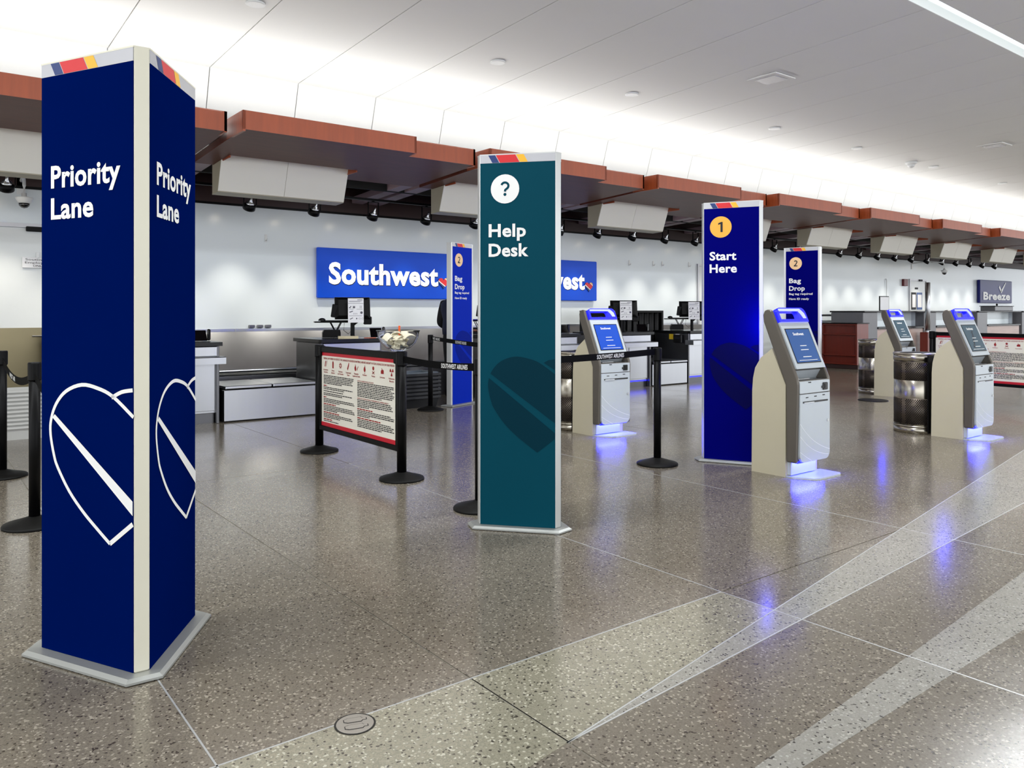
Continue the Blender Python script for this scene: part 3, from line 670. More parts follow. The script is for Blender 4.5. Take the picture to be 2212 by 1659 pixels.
def kiosk(label, loc, screen, extra=None):
    Wk = .45
    t = thing('check_in_kiosk', label, 'kiosk', (loc[0], loc[1], 0))
    MB().extrude_x(CAB, .012, Wk - .012).build('cabinet', 'kiosk_beige', t)
    for xx in (0.0, Wk - .012): MB().extrude_x([(y * .985 + .002, z * .996) for y, z in CAB], xx, xx + .012).build('side_panel', 'kiosk_beige', t)
    for xx in (-.012, Wk - .022):
        ro = MB().extrude_x(CHK, xx, xx + .034).build('side_rail', 'kiosk_shell', t); bv = ro.modifiers.new('bevel', 'BEVEL'); bv.width = .012; bv.segments = 3; bv.limit_method = 'ANGLE'
    lo = MB(); lo.box(.02, Wk - .02, -.098, -.005, .14, .768); lo.build('lower_body', 'kiosk_shell', t)
    # leaning screen slab, in a frame tilted back from the vertical
    A = Vector((0, -.083, .868)); B = Vector((0, .113, 1.325)); tilt = math.atan2(B.y - A.y, B.z - A.z)
    M = Matrix.Translation(A) @ Matrix.Rotation(-tilt, 4, 'X')
    Ls = (B - A).length
    MB().box(.02, Wk - .02, .004, .07, .0, Ls - .095).xf(M).build('upper_body', 'kiosk_shell', t)
    bz = MB(); plate(bz, roundrect(.018, Wk - .018, .0, Ls - .095, .008), -.004, .012); bz.xf(M); bz.build('bezel', 'kiosk_silver', t)
    sr = MB(); sr.box(.052, Wk - .052, -.006, .0, .045, .345); sr.xf(M); sr.build('screen_frame', 'black_gloss', t)
    s_ = MB(); s_.box(.06, Wk - .06, -.0072, -.005, .053, .337); s_.xf(M); so = s_.build('screen', screen, t)
    l = MB(); put_text(l, 'Southwest', Wk / 2 - .01, .285, .024, None, .03, -.0078, 'C'); l.xf(M); l.build('screen_logo', 'white_print', so); l = MB()
    for zz, w in ((.19, .09), (.155, .11), (.095, .12)): l.poly([(Wk / 2 - w / 2, -.0078, zz), (Wk / 2 + w / 2, -.0078, zz), (Wk / 2 + w / 2, -.0078, zz + .006), (Wk / 2 - w / 2, -.0078, zz + .006)])
    l.poly([(Wk / 2 - .13, -.0078, .067), (Wk / 2 + .13, -.0078, .067), (Wk / 2 + .13, -.0078, .071), (Wk / 2 - .13, -.0078, .071)])
    l.xf(M); l.build('screen_text', 'white_print', so)['kind'] = 'stuff'
    # blue loop handle on top
    ho = roundrect(.024, Wk - .02, Ls - .096, Ls + .03, .05, 6, (0, 0, 1, 1)); hi = roundrect(.05, Wk - .14, Ls - .072, Ls - .004, .022, 6, (0, 0, 1, 1))
    h = MB()
    n = len(ho)
    for yy, fl in ((-.014, 0), (.03, 1)):
        o_ = [(x, yy, z) for x, z in ho]; i_ = [(x, yy, z) for x, z in hi]
        h.add(o_ + i_, [(k, (k + 1) % n, n + (k + 1) % n, n + k) for k in range(n)])
    h.loft([[(x, -.014, z) for x, z in ho], [(x, .03, z) for x, z in ho]], False); h.loft([[(x, -.014, z) for x, z in hi], [(x, .03, z) for x, z in hi]], False)
    h.xf(M); hd_ = h.build('light_handle', 'handle_edge', t)
    g2 = MB()
    plate(g2, roundrect(.05, Wk - .09, Ls - .002, Ls + .02, .008), -.016, -.012)
    pts = [(Wk - .13, Ls - .004), (Wk - .105, Ls - .03), (Wk - .085, Ls - .066), (Wk - .04, Ls - .066), (Wk - .05, Ls - .02), (Wk - .085, Ls + .012)]
    plate(g2, pts, -.016, -.012); g2.xf(M); g2.build('light_guide', 'handle_blue', hd_)
    # document recess
    MB().box(.02, Wk - .02, -.105, .02, .766, .776).build('tray', 'kiosk_shell', t)
    MB().extrude_x([(.0, .776), (.015, .776), (-.04, .872), (-.055, .872)], .02, Wk - .02).build('recess_back', 'kiosk_silver', t)
    tr_ = MB(); tr_.box(.05, .25, -.09, -.02, .776, .782); tr_.build('card_scanner', 'black_gloss', t)
    tr_ = MB(); tr_.box(.27, .4, -.08, -.02, .776, .781); tr_.build('passport_slot', 'black_gloss', t)
    MB().box(.1, .26, -.05, -.04, .782, .784).build('arrow_mark', 'white_print', t)
    # front
    fp = MB(); plate(fp, roundrect(.012, Wk - .012, .676, .77, .004), -.118, -.098); fp.build('drawer_front', 'kiosk_silver', t)
    cr = MB(); cr.cbox(.335, .40, -.128, -.116, .69, .75, .004); cr.box(.32, .335, -.124, -.116, .705, .725); cr.box(.352, .372, -.131, -.127, .70, .74); cr.build('card_reader', 'black_gloss', t)
    dr = MB(); plate(dr, roundrect(.012, Wk - .012, .128, .668, .06, 6, (1, 1, 0, 0)), -.12, -.098); do = dr.build('front_door', 'kiosk_silver', t)
    sl_ = MB(); plate(sl_, roundrect(.05, Wk - .045, .598, .612, .006), -.124, -.119); sl_.build('ticket_slot', 'black_gloss', do)
    sp = MB(); sp.cbox(.06, .2, -.13, -.122, .597, .605, .002); sp.build('slot_tongue', 'kiosk_curve', do)
    dk = MB()
    for xx, zz in ((.09, .638), (.21, .642), (.33, .646), (.13, .757)): dk.box(xx, xx + .035, -.1215, -.119, zz, zz + .007)
    dk.build('label_marks', 'black_print', do)
    ky = MB(); ky.lathe([(.012, 0), (.012, .006)], n=14); ky.xf(Matrix.Translation((Wk - .045, -.12, .44)) @ Matrix.Rotation(R(90), 4, 'X')); ky.build('lock', 'lamp_silver', do)
    cv = MB()
    for p0, p1, p2 in (((.013, .44), (.16, .27), (.437, .2)), ((.013, .34), (.17, .19), (.42, .16)), ((.013, .215), (.1, .165), (.18, .13))):
        pts = [tuple((1 - u) ** 2 * Vector(p0) + 2 * u * (1 - u) * Vector(p1) + u * u * Vector(p2)) for u in [i / 10 for i in range(11)]]
        ribbon(cv, pts, .0045, -.1206)
    cv.build('curve_lines', 'kiosk_curve', do)
    # foot
    MB().box(.02, Wk - .08, -.035, .0, .02, .13).build('neck', 'kiosk_silver', t)
    ft = MB(); ft.extrude_z([(.0, .0), (.0, -.06), (.08, -.2), (.13, -.22), (Wk - .02, -.22), (Wk + .02, -.19), (Wk + .02, -.02), (Wk - .02, 0)], 0.0, .014); ft.build('foot_plate', 'kiosk_silver', t)
    MB().box(.03, Wk - .03, -.09, -.02, .118, .126).build('light_strip', 'led_blue', t)
    if extra:
        e_ = MB(); tm = text_mb('Swrth', .02)
        Rm = Matrix.Translation((.16, -.0076, .07)) @ Matrix.Rotation(R(-62), 4, 'Y')
        tw = max(v[0] for v in tm.v)
        e_.add([tuple(Rm @ Vector((v[0] / tw * .22, 0, v[1] * .045))) for v in tm.v], tm.f); e_.xf(M); e_.build('reflected_lettering', 'ink', so)
    MB().box(.06, Wk - .06, .196, .2, 1.2, 1.23).build('rear_light', 'led_blue', t)
    for nm, en, lc in (('kiosk_foot_light', 4.5, (Wk / 2, -.06, .116)), ('kiosk_rear_light', 5.0, (.16, .25, 1.2))):
        ld = bpy.data.lights.new(nm, 'AREA' if 'foot' in nm else 'POINT'); ld.energy = en; ld.color = (.025, .03, 1.0)
        if ld.type == 'AREA': ld.shape = 'RECTANGLE'; ld.size = Wk - .06; ld.size_y = .06
        else: ld.shadow_soft_size = .05
        lo_ = bpy.data.objects.new(nm, ld); COL.objects.link(lo_); lo_.parent = t; lo_.location = lc
    return t
kiosk('nearest check-in kiosk with beige side, standing against the Start Here totem', (5.575, 3.65), 'kiosk_screen')
kiosk('check-in kiosk behind the lettered belt right of the Help Desk totem', (5.79, 6.11), 'screen_blue')
kiosk('check-in kiosk at the right with a large steel bin behind it', (8.66, 3.60), 'kiosk_screen_dark', extra=True)
kiosk('farthest check-in kiosk beside the dark red wooden podium', (12.1, 6.03), 'kiosk_screen_dark')
# half-round steel bins
def bin_(label, c, yflat):
    t = thing('steel_bin', label, 'bin', (c[0], c[1], 0)); r = .245; h = .87
    a0 = math.asin((yflat - c[1]) / r); a1 = math.pi - a0
    def seg(name, r_, z0, z1, m, sm=True):
        b = MB(); b.sm = sm; n = 40
        ring = lambda z: [(r_ * math.cos(a0 + (a1 - a0) * i / n), r_ * math.sin(a0 + (a1 - a0) * i / n), z) for i in range(n + 1)]
        b.loft([ring(z0), ring(z1)], True, True); return b.build(name, m, t)
    seg('foot_ring', r, 0, .07, 'steel_can'); seg('base_bead', r + .004, .07, .085, 'steel_can'); seg('body_shell', r - .004, .085, .79, 'steel_can'); seg('rim', r + .002, .79, .86, 'steel_can'); seg('rim_bead', r + .006, .855, .87, 'steel_can')
    for z0, z1 in ((.1, .382), (.575, .777)): seg('perforated_band', r - .0032, z0, z1, 'mesh_band')
    # perforated bands: small dark holes set in the shell
    hm = MB()
    for z0, z1 in ((.11, .37), (.585, .765)):
        row = 0; z = z0
        while z < z1:
            n = 58
            for i in range(n):
                a = a0 + (a1 - a0) * (i + .5 * (row % 2)) / n
                q = 13.0
                if (i % 15) in (0, 14): continue
                rr = r - .0025; da = .0082 / r
                hm.poly([(rr * math.cos(a + s * da), rr * math.sin(a + s * da), z + k) for s, k in ((-1, 0), (0, -.0082), (1, 0), (0, .0082))])
            z += .0135; row += 1
    ho = hm.build('perforations', 'mesh_dark', t); ho['kind'] = 'stuff'
    MB().box(-r * .93, r * .93, yflat - c[1] - .012, yflat - c[1], 0.02, .85).build('flat_back', 'black_paint', t)
    lid = MB(); lid.box(-.16, .16, -.12, .12, .866, .876); lid.build('opening', 'rubber', t)
bin_('half-round perforated steel bin behind the right kiosk', (8.875, 4.16), 3.955)
bin_('far half-round perforated steel bin beside the dark red podium', (12.5, 6.55), 6.37)
bin_('half-round perforated steel bin between the Help Desk totem and a kiosk', (6.02, 6.66), 6.45)
o = MB(); o.lathe([(.0, 0), (.21, 0), (.21, .006), (.2, .01)], n=28); tag(o.build('floor_disc', 'black_base', None, (11.4, 6.0, .001)), 'flat black disc lying on the floor before the far steel bin', 'floor disc')

# ================================================================== COUNTERS
def counter(label, xa, xb, blue=False):
    L = xb - xa
    t = thing('check_in_counter', label, 'counter', (xa, 9.5, 0))
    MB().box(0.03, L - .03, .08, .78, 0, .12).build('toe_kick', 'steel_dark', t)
    MB().cbox(0, L, .05, .8, .12, .915, .006).build('body', 'steel', t)
    n = max(1, round(L / .7))
    for k in range(n):
        MB().cbox(L * k / n + .03, L * (k + 1) / n - .03, .036, .056, .15, .72, .004).build('front_sheet', 'steel', t)
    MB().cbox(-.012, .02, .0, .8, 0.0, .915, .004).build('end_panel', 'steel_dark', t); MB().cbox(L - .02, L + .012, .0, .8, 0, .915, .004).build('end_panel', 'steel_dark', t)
    led = MB(); led.extrude_x([(-.13, .71), (-.13, .785), (-.11, .795), (.06, .795), (.06, .71)], -.03, L + .05); led.build('purse_shelf', 'steel', t)
    MB().cbox(.02, L - .02, -.02, .06, .8, .91, .004).build('fascia', 'steel', t)
    if blue: MB().box(.04, L - .04, .062, .078, .1, .118).build('kick_light', 'led_blue', t)
    top = MB(); top.loft([[(-.03, -.06, z), (L + .03, -.06, z), (L + .04, .0, z), (L + .04, .84, z), (-.04, .84, z), (-.04, .0, z)] for z in (.92, .965)]); top.build('worktop', 'worktop', t)
    return t
counter('steel counter with black top half hidden by the Priority Lane totem', 1.5, 2.93)
counter('steel counter with black top behind the hazard notice board', 4.23, 5.08)
counter('steel counter between the Help Desk totem and the blue-screen kiosk', 6.95, 8.65)
counter('steel counter behind the blue-screen kiosk', 9.35, 10.4, True)
counter('steel counter left of the Start Here totem', 11.43, 13.2, True)
def scale_well(label, xa, xb):
    L = xb - xa; t = thing('baggage_scale', label, 'baggage scale', (xa, 9.5, 0))
    MB().cbox(0.02, L - .02, .0, .08, 0.015, .385, .004).build('front_skirt', 'steel', t)
    MB().box(.03, L - .03, .08, .9, 0, .38).build('frame', 'rubber', t)
    for k in (0, 1): MB().cbox(.02 + (L - .04) * k / 2 + .01, .02 + (L - .04) * (k + 1) / 2 - .01, -.02, .78, .40, .435, .006).build('platform', 'steel', t)
    return t
scale_well('steel baggage scale with two platforms left of the notice board', 2.98, 4.18)
scale_well('steel baggage scale beside the dark panel with a yellow label', 10.43, 11.4)
# conveyor along the wall
t = thing('bag_conveyor', 'long steel and rubber baggage conveyor behind the counters', 'conveyor', (0, 10.6, 0))
MB().box(1.4, 15, .0, .9, 0, .46).build('bed', 'steel_dark', t); MB().box(1.4, 15, .06, .84, .46, .475).build('belt', 'rubber', t)
MB().tube([(1.4, -.01, .53), (15, -.01, .53)], .022, 10).build('rail', 'steel', t)
for k in range(10): MB().box(1.6 + k * 1.45, 1.64 + k * 1.45, -.02, .0, .3, .53).build('bracket', 'steel', t)
MB().extrude_x([(.9, .46), (.92, .46), (1.25, 1.02), (1.23, 1.02)], 1.4, 15).build('back_guard', 'steel', t)
# black curtain frame and dark side device between the right-hand counters
t = thing('conveyor_hood', 'black hood with hanging rubber strips between the right counters', 'hood', (10.45, 10.6, 0))
MB().box(0, 1.55, .02, .8, 1.3, 1.34).build('roof', 'black_paint', t)
for k in (0, 1): MB().box(k * 1.5, k * 1.5 + .05, .02, .8, .5, 1.3).build('cheek', 'black_paint', t)
MB().box(0.05, 1.5, .76, .8, .5, 1.3).build('back', 'black_void', t)
for k in range(9):
    m = MB(); xx = .08 + k * .16
    m.sm = True
    m.loft([[(xx + .12 * i / 6, .06 + .018 * math.sin(i * 1.05 + k), z) for i in range(7)] + [(xx + .12 * (6 - i) / 6, .064 + .018 * math.sin((6 - i) * 1.05 + k), z) for i in range(7)] for z in (.56, 1.3)]); m.build('strip', 'rubber', t)
t = thing('weight_display', 'black weight readout box on the dark counter end panel', 'readout', (11.41, 9.62, .74))
MB().cbox(-.05, -.001, 0, .2, 0, .15, .008).build('case', 'black_gloss', t); MB().box(-.053, -.05, .03, .17, .07, .12).build('window', 'ink', t); MB().box(-.053, -.05, .04, .14, .155, .165).build('tag', 'white_print', t)
tag(MB().cbox(11.412, 11.416, 9.86, 9.96, .8, .9, .001).build('yellow_label', 'yellow'), 'yellow square label on the dark counter end panel', 'label')

# ================================================================== WORKSTATIONS
def workstation(label, x, y, rz=0.0, arm=True):
    t = thing('monitor', label, 'monitor', (x, y, .966), rz)
    tilt = Matrix.Translation((0, 0, .405)) @ Matrix.Rotation(R(-14), 4, 'X')
    b = MB(); b.loft([[(sx * w, yy, sz) for sx, sz in ((-1, -h_), (1, -h_), (1, h_), (-1, h_))] for w, h_, yy in ((.19, .11, -.03), (.235, .15, -.005), (.24, .155, .01))]); b.xf(tilt); b.build('screen_back', 'black_paint', t)
    MB().box(-.24, .24, .008, .018, -.155, .155).xf(tilt).build('screen', 'black_gloss', t)
    MB().lathe([(.028, 0), (.028, .2), (.022, .21)], n=14).build('post', 'black_paint', t)
    a_ = MB(); a_.tube([(0, 0, .17), (.05, -.01, .21), (.12, -.01, .26), (.09, -.02, .33), (.02, -.02, .37)], .018, 8); a_.build('arm', 'black_paint', t)
    p = MB(); p.cbox(-.33, -.18, -.02, .02, .24, .42, .008); p.xf(Matrix.Rotation(R(8), 4, 'Y')); p.build('card_reader', 'black_paint', t)
    p = MB(); p.cbox(.15, .26, -.02, .04, .18, .29, .01); p.build('scanner', 'black_paint', t)
    tr_ = MB(); tr_.cbox(-.5, .08, .05, .3, .205, .222, .004); tr_.build('keyboard_tray', 'black_paint', t)
    kb = MB(); kb.cbox(-.42, .02, .08, .22, .222, .238, .004); kb.build('keyboard', 'black_gloss', t)
    ms = MB(); ms.sm = True; ms.lathe([(.05, .0), (.048, .02), (.03, .035), (.001, .04)], (-.4, .1), 12); ms.v = [(a, b_, c + .23) for a, b_, c in ms.v]; ms.build('mouse', 'black_gloss', t)
    for yy in (.1, .25):
        s_ = MB(); s_.tube([(-.28, yy, .205), (-.18, yy, .01)], .007, 6); s_.tube([(-.14, yy, .205), (-.24, yy, .01)], .007, 6); s_.build('scissor_leg', 'black_paint', t)
    cb = MB(); cb.tube([(-.1, .1, .2), (-.11, .1, .1), (-.05, .06, .05), (-.02, .03, .09), (.05, .05, .01)], .004, 6); cb.build('cable', 'cable', t)
    bx = MB(); bx.loft([[(x_, y_, z) for x_, y_ in ((-.4 + i, -.02), (-.16 - i * .4, -.02), (-.16 - i * .4, .14), (-.4 + i, .14))] for z, i in ((.005, 0), (.07, .0), (.11, .02))]); bx.build('boarding_printer', 'black_paint', t)
    ph = MB(); ph.extrude_x([(-.06, .005), (.06, .005), (.09, .12), (.07, .13)], .24, .4); ph.build('phone', 'black_gloss', t)
    hs = MB(); hs.cbox(.41, .45, .02, .08, .005, .145, .012); hs.build('handset', 'black_gloss', t)
    return t
def notice_sheet(label, x, y, rz, z=1.0):
    t = thing('paper_notice', label, 'notice', (x, y, z), rz)
    M = Matrix.Translation((0, -.085, .13)) @ Matrix.Rotation(R(-5), 4, 'X')
    MB().box(-.105, .105, -.052, -.049, .055, .385).xf(M).build('sheet', 'paper', t)
    pr = MB()
    def rc(x0, x1, z0, z1): pr.poly([(x0, -.0535, z0), (x1, -.0535, z0), (x1, -.0535, z1), (x0, -.0535, z1)])
    for x0, x1, z0, z1 in ((.02, .09, .36, .368), (-.09, .08, .345, .349), (-.09, .06, .335, .339), (-.1, .1, .312, .316), (-.09, -.07, .25, .265), (-.075, -.06, .265, .278), (-.04, -.01, .25, .278), (.055, .06, .25, .285), (.07, .075, .25, .285), (-.09, -.03, .235, .239), (.01, .09, .235, .239), (-.03, -.025, .165, .185), (-.01, -.005, .165, .185), (.01, .015, .165, .185), (-.09, .08, .145, .149)): rc(x0, x1, z0, z1)
    disc(pr, .075, .19, .018, -.0535, 8); disc(pr, .01, .11, .012, -.0535, 10, .7); ribbon(pr, [(-.085, .195), (-.04, .21)], .012, -.0535); ribbon(pr, [(-.08, .1), (-.04, .12)], .01, -.0535)
    for cx in (.05, .09):
        for k in range(10):
            a0_, a1_ = k * .628, (k + 1) * .628; ribbon(pr, [(cx + .012 * math.cos(a0_), .11 + .012 * math.sin(a0_)), (cx + .012 * math.cos(a1_), .11 + .012 * math.sin(a1_))], .002, -.0535)
    pr.xf(M); pr.build('print', 'grey_print', t)
w0 = workstation('black monitor on the counter behind the notice board', 4.84, 9.86, R(-20))
for lab, x_, y_, rz in (('black monitor right beside the Priority Lane totem', 2.5, 9.9, R(-8)), ('black monitor seen at the right edge of the Help Desk totem', 8.27, 9.86, R(-20)), ('black monitor glimpsed between Bag Drop and Help Desk totems', 7.25, 9.86, R(-25)),
                        ('black monitor above the counter behind the blue-screen kiosk', 10.1, 9.86, R(-38)), ('black monitor just left of the Start Here totem', 11.95, 9.86, R(-42))):
    c = copy_tree(w0); c.location = (x_, y_, .966); c.rotation_euler.z = rz; c['label'] = lab
notice_sheet('white printed sheet hanging on the monitor behind the notice board', 4.86, 9.83, R(-20), .985)
notice_sheet('white printed sheet beside the Priority Lane totem edge', 2.6, 9.87, R(-8), .97)
notice_sheet('white printed sheet on the monitor behind the blue-screen kiosk', 10.1, 9.83, R(-38), .985)
notice_sheet('white printed sheet on the monitor left of the Start Here totem', 11.95, 9.83, R(-42), .985)
rn = random.Random(3)
for k in range(4):
    o = MB().cbox(-.13, .13, -.06, .06, 0, .008, .002).build('envelope', 'envelope', None, (4.63, 9.56, .9655 + .0085 * k)); o.rotation_euler.z = R(-22 + rn.uniform(-6, 6))
    tag(o, 'cream envelope in the small stack on the counter behind the notice board', 'envelope', 'envelopes on the counter')
for k, (x_, y_, m_) in enumerate(((4.97, 9.6, 'orange'), (5.02, 9.68, 'paper'), (4.92, 9.72, 'paper'))):
    o = MB().cbox(-.08, .08, -.05, .05, 0, .006, .002).build('loose_paper', m_, None, (x_, y_, .9655)); o.rotation_euler.z = R(20 * k - 25)
    tag(o, ('orange slip' if m_ == 'orange' else 'white loose sheet') + ' lying by the phone on the counter' + ('' if k < 2 else ', rearmost one'), 'paper')

# ================================================================== TRAY STACKS
def tray_mesh(m, L, Wd, h, rim):
    b = MB(); t_ = .02
    b.loft([[(x_, y_, z) for x_, y_ in ((-L / 2 + i, -Wd / 2 + i), (L / 2 - i, -Wd / 2 + i), (L / 2 - i, Wd / 2 - i), (-L / 2 + i, Wd / 2 - i))] for z, i in ((0, .05), (h - rim, .05 - .21 * (h - rim)), (h - rim, 0), (h, 0), (h, .056 - .21 * h), (.01, .054))])
    return b.mesh('tray', m)
tm = tray_mesh('tray_grey', .62, .42, .14, .022); z = 0.0
for k in range(10):
    o = link('stacking_tray', tm, None, (.9, 9.72, z), R(2) * math.sin(k * 2)); tag(o, 'light grey plastic tray ' + ('at the bottom of' if k == 0 else 'on top of' if k == 9 else 'inside') + ' the stack behind the left belt posts', 'tray', 'grey trays stacked at far left'); z += .0415
tm = tray_mesh('tray_black', .72, .45, .16, .03); z = 0.0
for k in range(7):
    o = link('stacking_tray', tm, None, (5.55, 9.52, z), R(1.2) * math.sin(k * 1.7)); tag(o, 'black plastic tray ' + ('at the bottom of' if k == 0 else 'in') + ' the stack beside the Bag Drop totem', 'tray', 'black trays stacked beside the Bag Drop totem'); z += .052
o = link('stacking_tray', tray_mesh('tray_slate', .66, .42, .12, .03), None, (5.55, 9.53, z), R(2)); tag(o, 'slate grey tray topmost on the black tray stack', 'tray')

# ================================================================== WALL SIGNS
def heart(mb, cx, cz_, s, y):
    pts = []
    for i in range(36):
        a = 2 * math.pi * i / 36; pts.append((cx + s * .0625 * 16 * math.sin(a) ** 3, cz_ + s * .0625 * (13 * math.cos(a) - 5 * math.cos(2 * a) - 2 * math.cos(3 * a) - math.cos(4 * a))))
    return pts
def sw_sign(label, xa):
    t = thing('wall_sign', label, 'wall sign', (xa, WY - .09, 1.545)); L, H = 2.66, .825
    MB().cbox(0, L, 0, .06, 0, H, .01).build('face', 'sign_blue', t); MB().box(.03, L - .03, .06, .088, .03, H - .03).build('back_box', 'hdr_silver', t)
    l = MB(); put_text(l, 'Southwest', .19, .245, .345, 2.11, .035, -.012); l.v = [(a, b, c) for a, b, c in l.v]
    bk = MB(); bk.merge(l); 
    for i, v in enumerate(bk.v): bk.v[i] = (v[0] + .012, -.002, v[2] - .012)
    l.build('lettering', 'lit_white', t); bk.build('lettering_edge', 'ink', t)
    hp = heart(None, 2.41, .30, .11, 0)
    hb = MB(); hb.loft([[(x_, -.001, z_) for x_, z_ in hp], [(x_, -.02, z_) for x_, z_ in hp]]); hm = hb.build('heart', 'hdr_blue', t)
    def band(f0, f1, y, m, nm):
        q = [(x_, z_) for x_, z_ in hp]; b = MB(); zc, xc = .30, 2.41
        # slices of the heart between two slanted lines
        def side(p, f): return (p[1] - zc) - .7 * (p[0] - xc) * -1 - f
        def clip(poly, f, keep):
            out = []
            for i in range(len(poly)):
                a_, b_ = poly[i], poly[(i + 1) % len(poly)]; sa, sb = keep * side(a_, f), keep * side(b_, f)
                if sa >= 0: out.append(a_)
                if sa * sb < 0: u = sa / (sa - sb); out.append((a_[0] + (b_[0] - a_[0]) * u, a_[1] + (b_[1] - a_[1]) * u))
            return out
        q = clip(clip(q, f0, 1), f1, -1)
        if len(q) > 2: b.poly([(x_, y, z_) for x_, z_ in q]); b.build(nm, m, hm)
    band(-.035, .09, -.021, 'hdr_red', 'red_band'); band(.09, .3, -.021, 'hdr_yellow', 'yellow_band'); band(-.055, -.035, -.0215, 'white_print', 'silver_line'); band(.085, .1, -.0215, 'white_print', 'silver_line')
    return t
sw_sign('blue wall sign with white airline lettering above the notice board, left of Bag Drop', 5.3)
sw_sign('blue wall sign with airline lettering partly hidden by the Help Desk totem', 8.89)
t = thing('wall_sign', 'dark blue wall sign reading Breeze with a white check mark', 'wall sign', (30.3, WY - .12, 1.62))
MB().cbox(0, 2.8, 0, .1, 0, .83, .015).build('face', 'breeze_blue', t)
l = MB(); put_text(l, 'Breeze', .24, .13, .27, 2.36, .04, -.01); ribbon(l, [(1.62, .62), (1.8, .42)], .1, -.01); ribbon(l, [(1.78, .4), (2.2, .76)], .1, -.01, .05); l.build('lettering', 'white_print', t)

# ================================================================== FAR COUNTERS, PODIUM, DOORS, SMALL WALL ITEMS
def far_counter(label, xa, L):
    t = thing('far_counter', label, 'counter', (xa, 9.5, 0))
    MB().cbox(0, .66, 0, .8, 0, 1.3, .01).build('pilaster', 'grey_laminate', t)
    MB().box(.66, L, .3, .36, .95, 1.3).build('glass_screen', 'frost', t)
    MB().cbox(.66, L, -.02, .8, .9, .95, .008).build('worktop', 'worktop', t)
    MB().box(.7, L, .03, .78, .1, .9).build('front', 'pink_wood', t); MB().box(.7, L, .1, .7, 0, .1).build('toe_kick', 'black_paint', t)
    MB().cbox(.0, L - .005, -.04, .84, 1.3, 1.335, .008).build('cap', 'worktop', t)
    MB().box(L - .05, L, .2, .36, .95, 1.3).build('mullion', 'steel', t)
    return t
fc = far_counter('grey and white counter bay next to the dark red podium', 17.6, 3.0)
for lab, xa in (('grey and white counter bay between the two right-hand kiosks', 20.6), ('grey and white counter bay under the Breeze wall sign, nearer one', 23.75), ('grey and white counter bay at the right picture edge', 26.9), ('last grey and white counter bay beyond the right picture edge', 30.05)):
    c = copy_tree(fc); c.location.x = xa; c['label'] = lab
t = thing('podium', 'dark red wooden podium with three recessed panels', 'podium', (17.08, 9.36, 0), 0)
MB().cbox(.03, .5, -.0, .88, .0, .1, .006).build('plinth', 'wall_dark', t)
MB().box(.06, .5, .03, .85, .1, 1.02).build('carcass', 'cherry', t)
for y0 in (.0, .84): MB().cbox(.0, .5, y0, y0 + .04, .1, 1.04, .005).build('stile', 'cherry', t)
for z0 in (.1, .3, .78, 1.0): MB().cbox(.0, .08, .03, .86, z0, z0 + .035, .005).build('rail', 'cherry', t)
MB().cbox(-.02, .52, -.02, .9, 1.04, 1.06, .004).build('top', 'worktop', t); MB().cbox(.1, .5, .88, .98, .1, .98, .006).build('wing', 'cherry', t)
t = thing('steel_pole', 'tall steel pole on a dark red block among the far counters', 'pole', (20.35, 9.3, 0))
MB().cbox(-.16, .16, -.08, .12, 0, .8, .01).build('block', 'cherry', t); m = MB(); m.sm = True; m.lathe([(.06, .8), (.06, 2.05)], n=16); m.build('shaft', 'steel', t)
MB().lathe([(.075, .8), (.075, .84)], n=16).build('collar', 'steel', t)
t = thing('sign_board', 'blue floor board leaning at the wall behind the nearest kiosk', 'sign board', (19.6, 11.75, 0))
MB().cbox(0, 1.0, 0, .04, 0.02, .88, .006).build('board', 'poster_blue', t); l = MB(); put_text(l, 'Southwest', .56, .76, .05, .32, .03, -.003); l.build('lettering', 'white_print', t); MB().box(-.02, 1.02, -.06, .12, 0, .03).build('foot', 'hdr_silver', t)
t = thing('picture_frame', 'small white framed sign standing on the far counter', 'frame', (18.75, 9.7, 1.336))
MB().box(0, .45, 0, .02, 0, .36).build('frame', 'black_paint', t); MB().box(.02, .43, -.004, .0, .02, .34).build('sheet', 'paper', t)
t = thing('glass_gate', 'low steel framed glass gate between podium and grey counter', 'gate', (17.55, 10.7, 0))
for xx in (0, 1.2): MB().box(xx, xx + .05, 0, .05, 0, 1.25).build('post', 'steel_dark', t)
MB().box(0, 1.25, 0.005, .045, 1.2, 1.25).build('rail', 'steel_dark', t); MB().box(.05, 1.2, .02, .03, .2, 1.1).build('pane', 'frost', t)
t = thing('counter_box', 'flat grey box with a small knob on the far counter under the Breeze sign', 'box', (25.2, 9.6, 1.336))
MB().cbox(0, 1.3, 0, .4, 0, .13, .01).build('body', 'grey_laminate', t); MB().cbox(-.03, 1.33, -.02, .42, .13, .15, .005).build('lid', 'worktop', t); MB().lathe([(.02, .15), (.03, .19), (.01, .22)], (.65, .2), 10).build('knob', 'black_paint', t)
# doors
def door(name, xa, xb, ztop, mats=('door_white', 'hdr_silver')):
    t = bpy.data.objects.new(name, None); COL.objects.link(t); t.location = (xa, WY, 0); struct(t)
    L = xb - xa
    for a_, b_ in ((0, .05), (L - .05, L)): MB().box(a_, b_, -.04, .0, 0, ztop).build('jamb', mats[1], t)
    MB().box(0, L, -.04, 0, ztop, ztop + .055).build('head', mats[1], t)
    MB().box(.055, L - .055, -.022, -.003, .01, ztop - .006).build('leaf', mats[0], t)
    MB().tube([(L - .14, -.03, 1.0), (L - .14, -.07, 1.0), (L - .28, -.07, 1.0)], .011, 8).build('handle', 'steel', t)
    return t
d1 = door('door_1', -.2, 1.6, 2.43); MB().box(.055, 1.745, -.03, -.02, .01, 1.11).build('kick_plate', 'steel_warm', d1)
MB().cbox(1.45, 1.78, -.075, -.03, 2.38, 2.445, .008).build('closer', 'black_paint', d1)
door('door_2', 14.9, 16.0, 2.4)
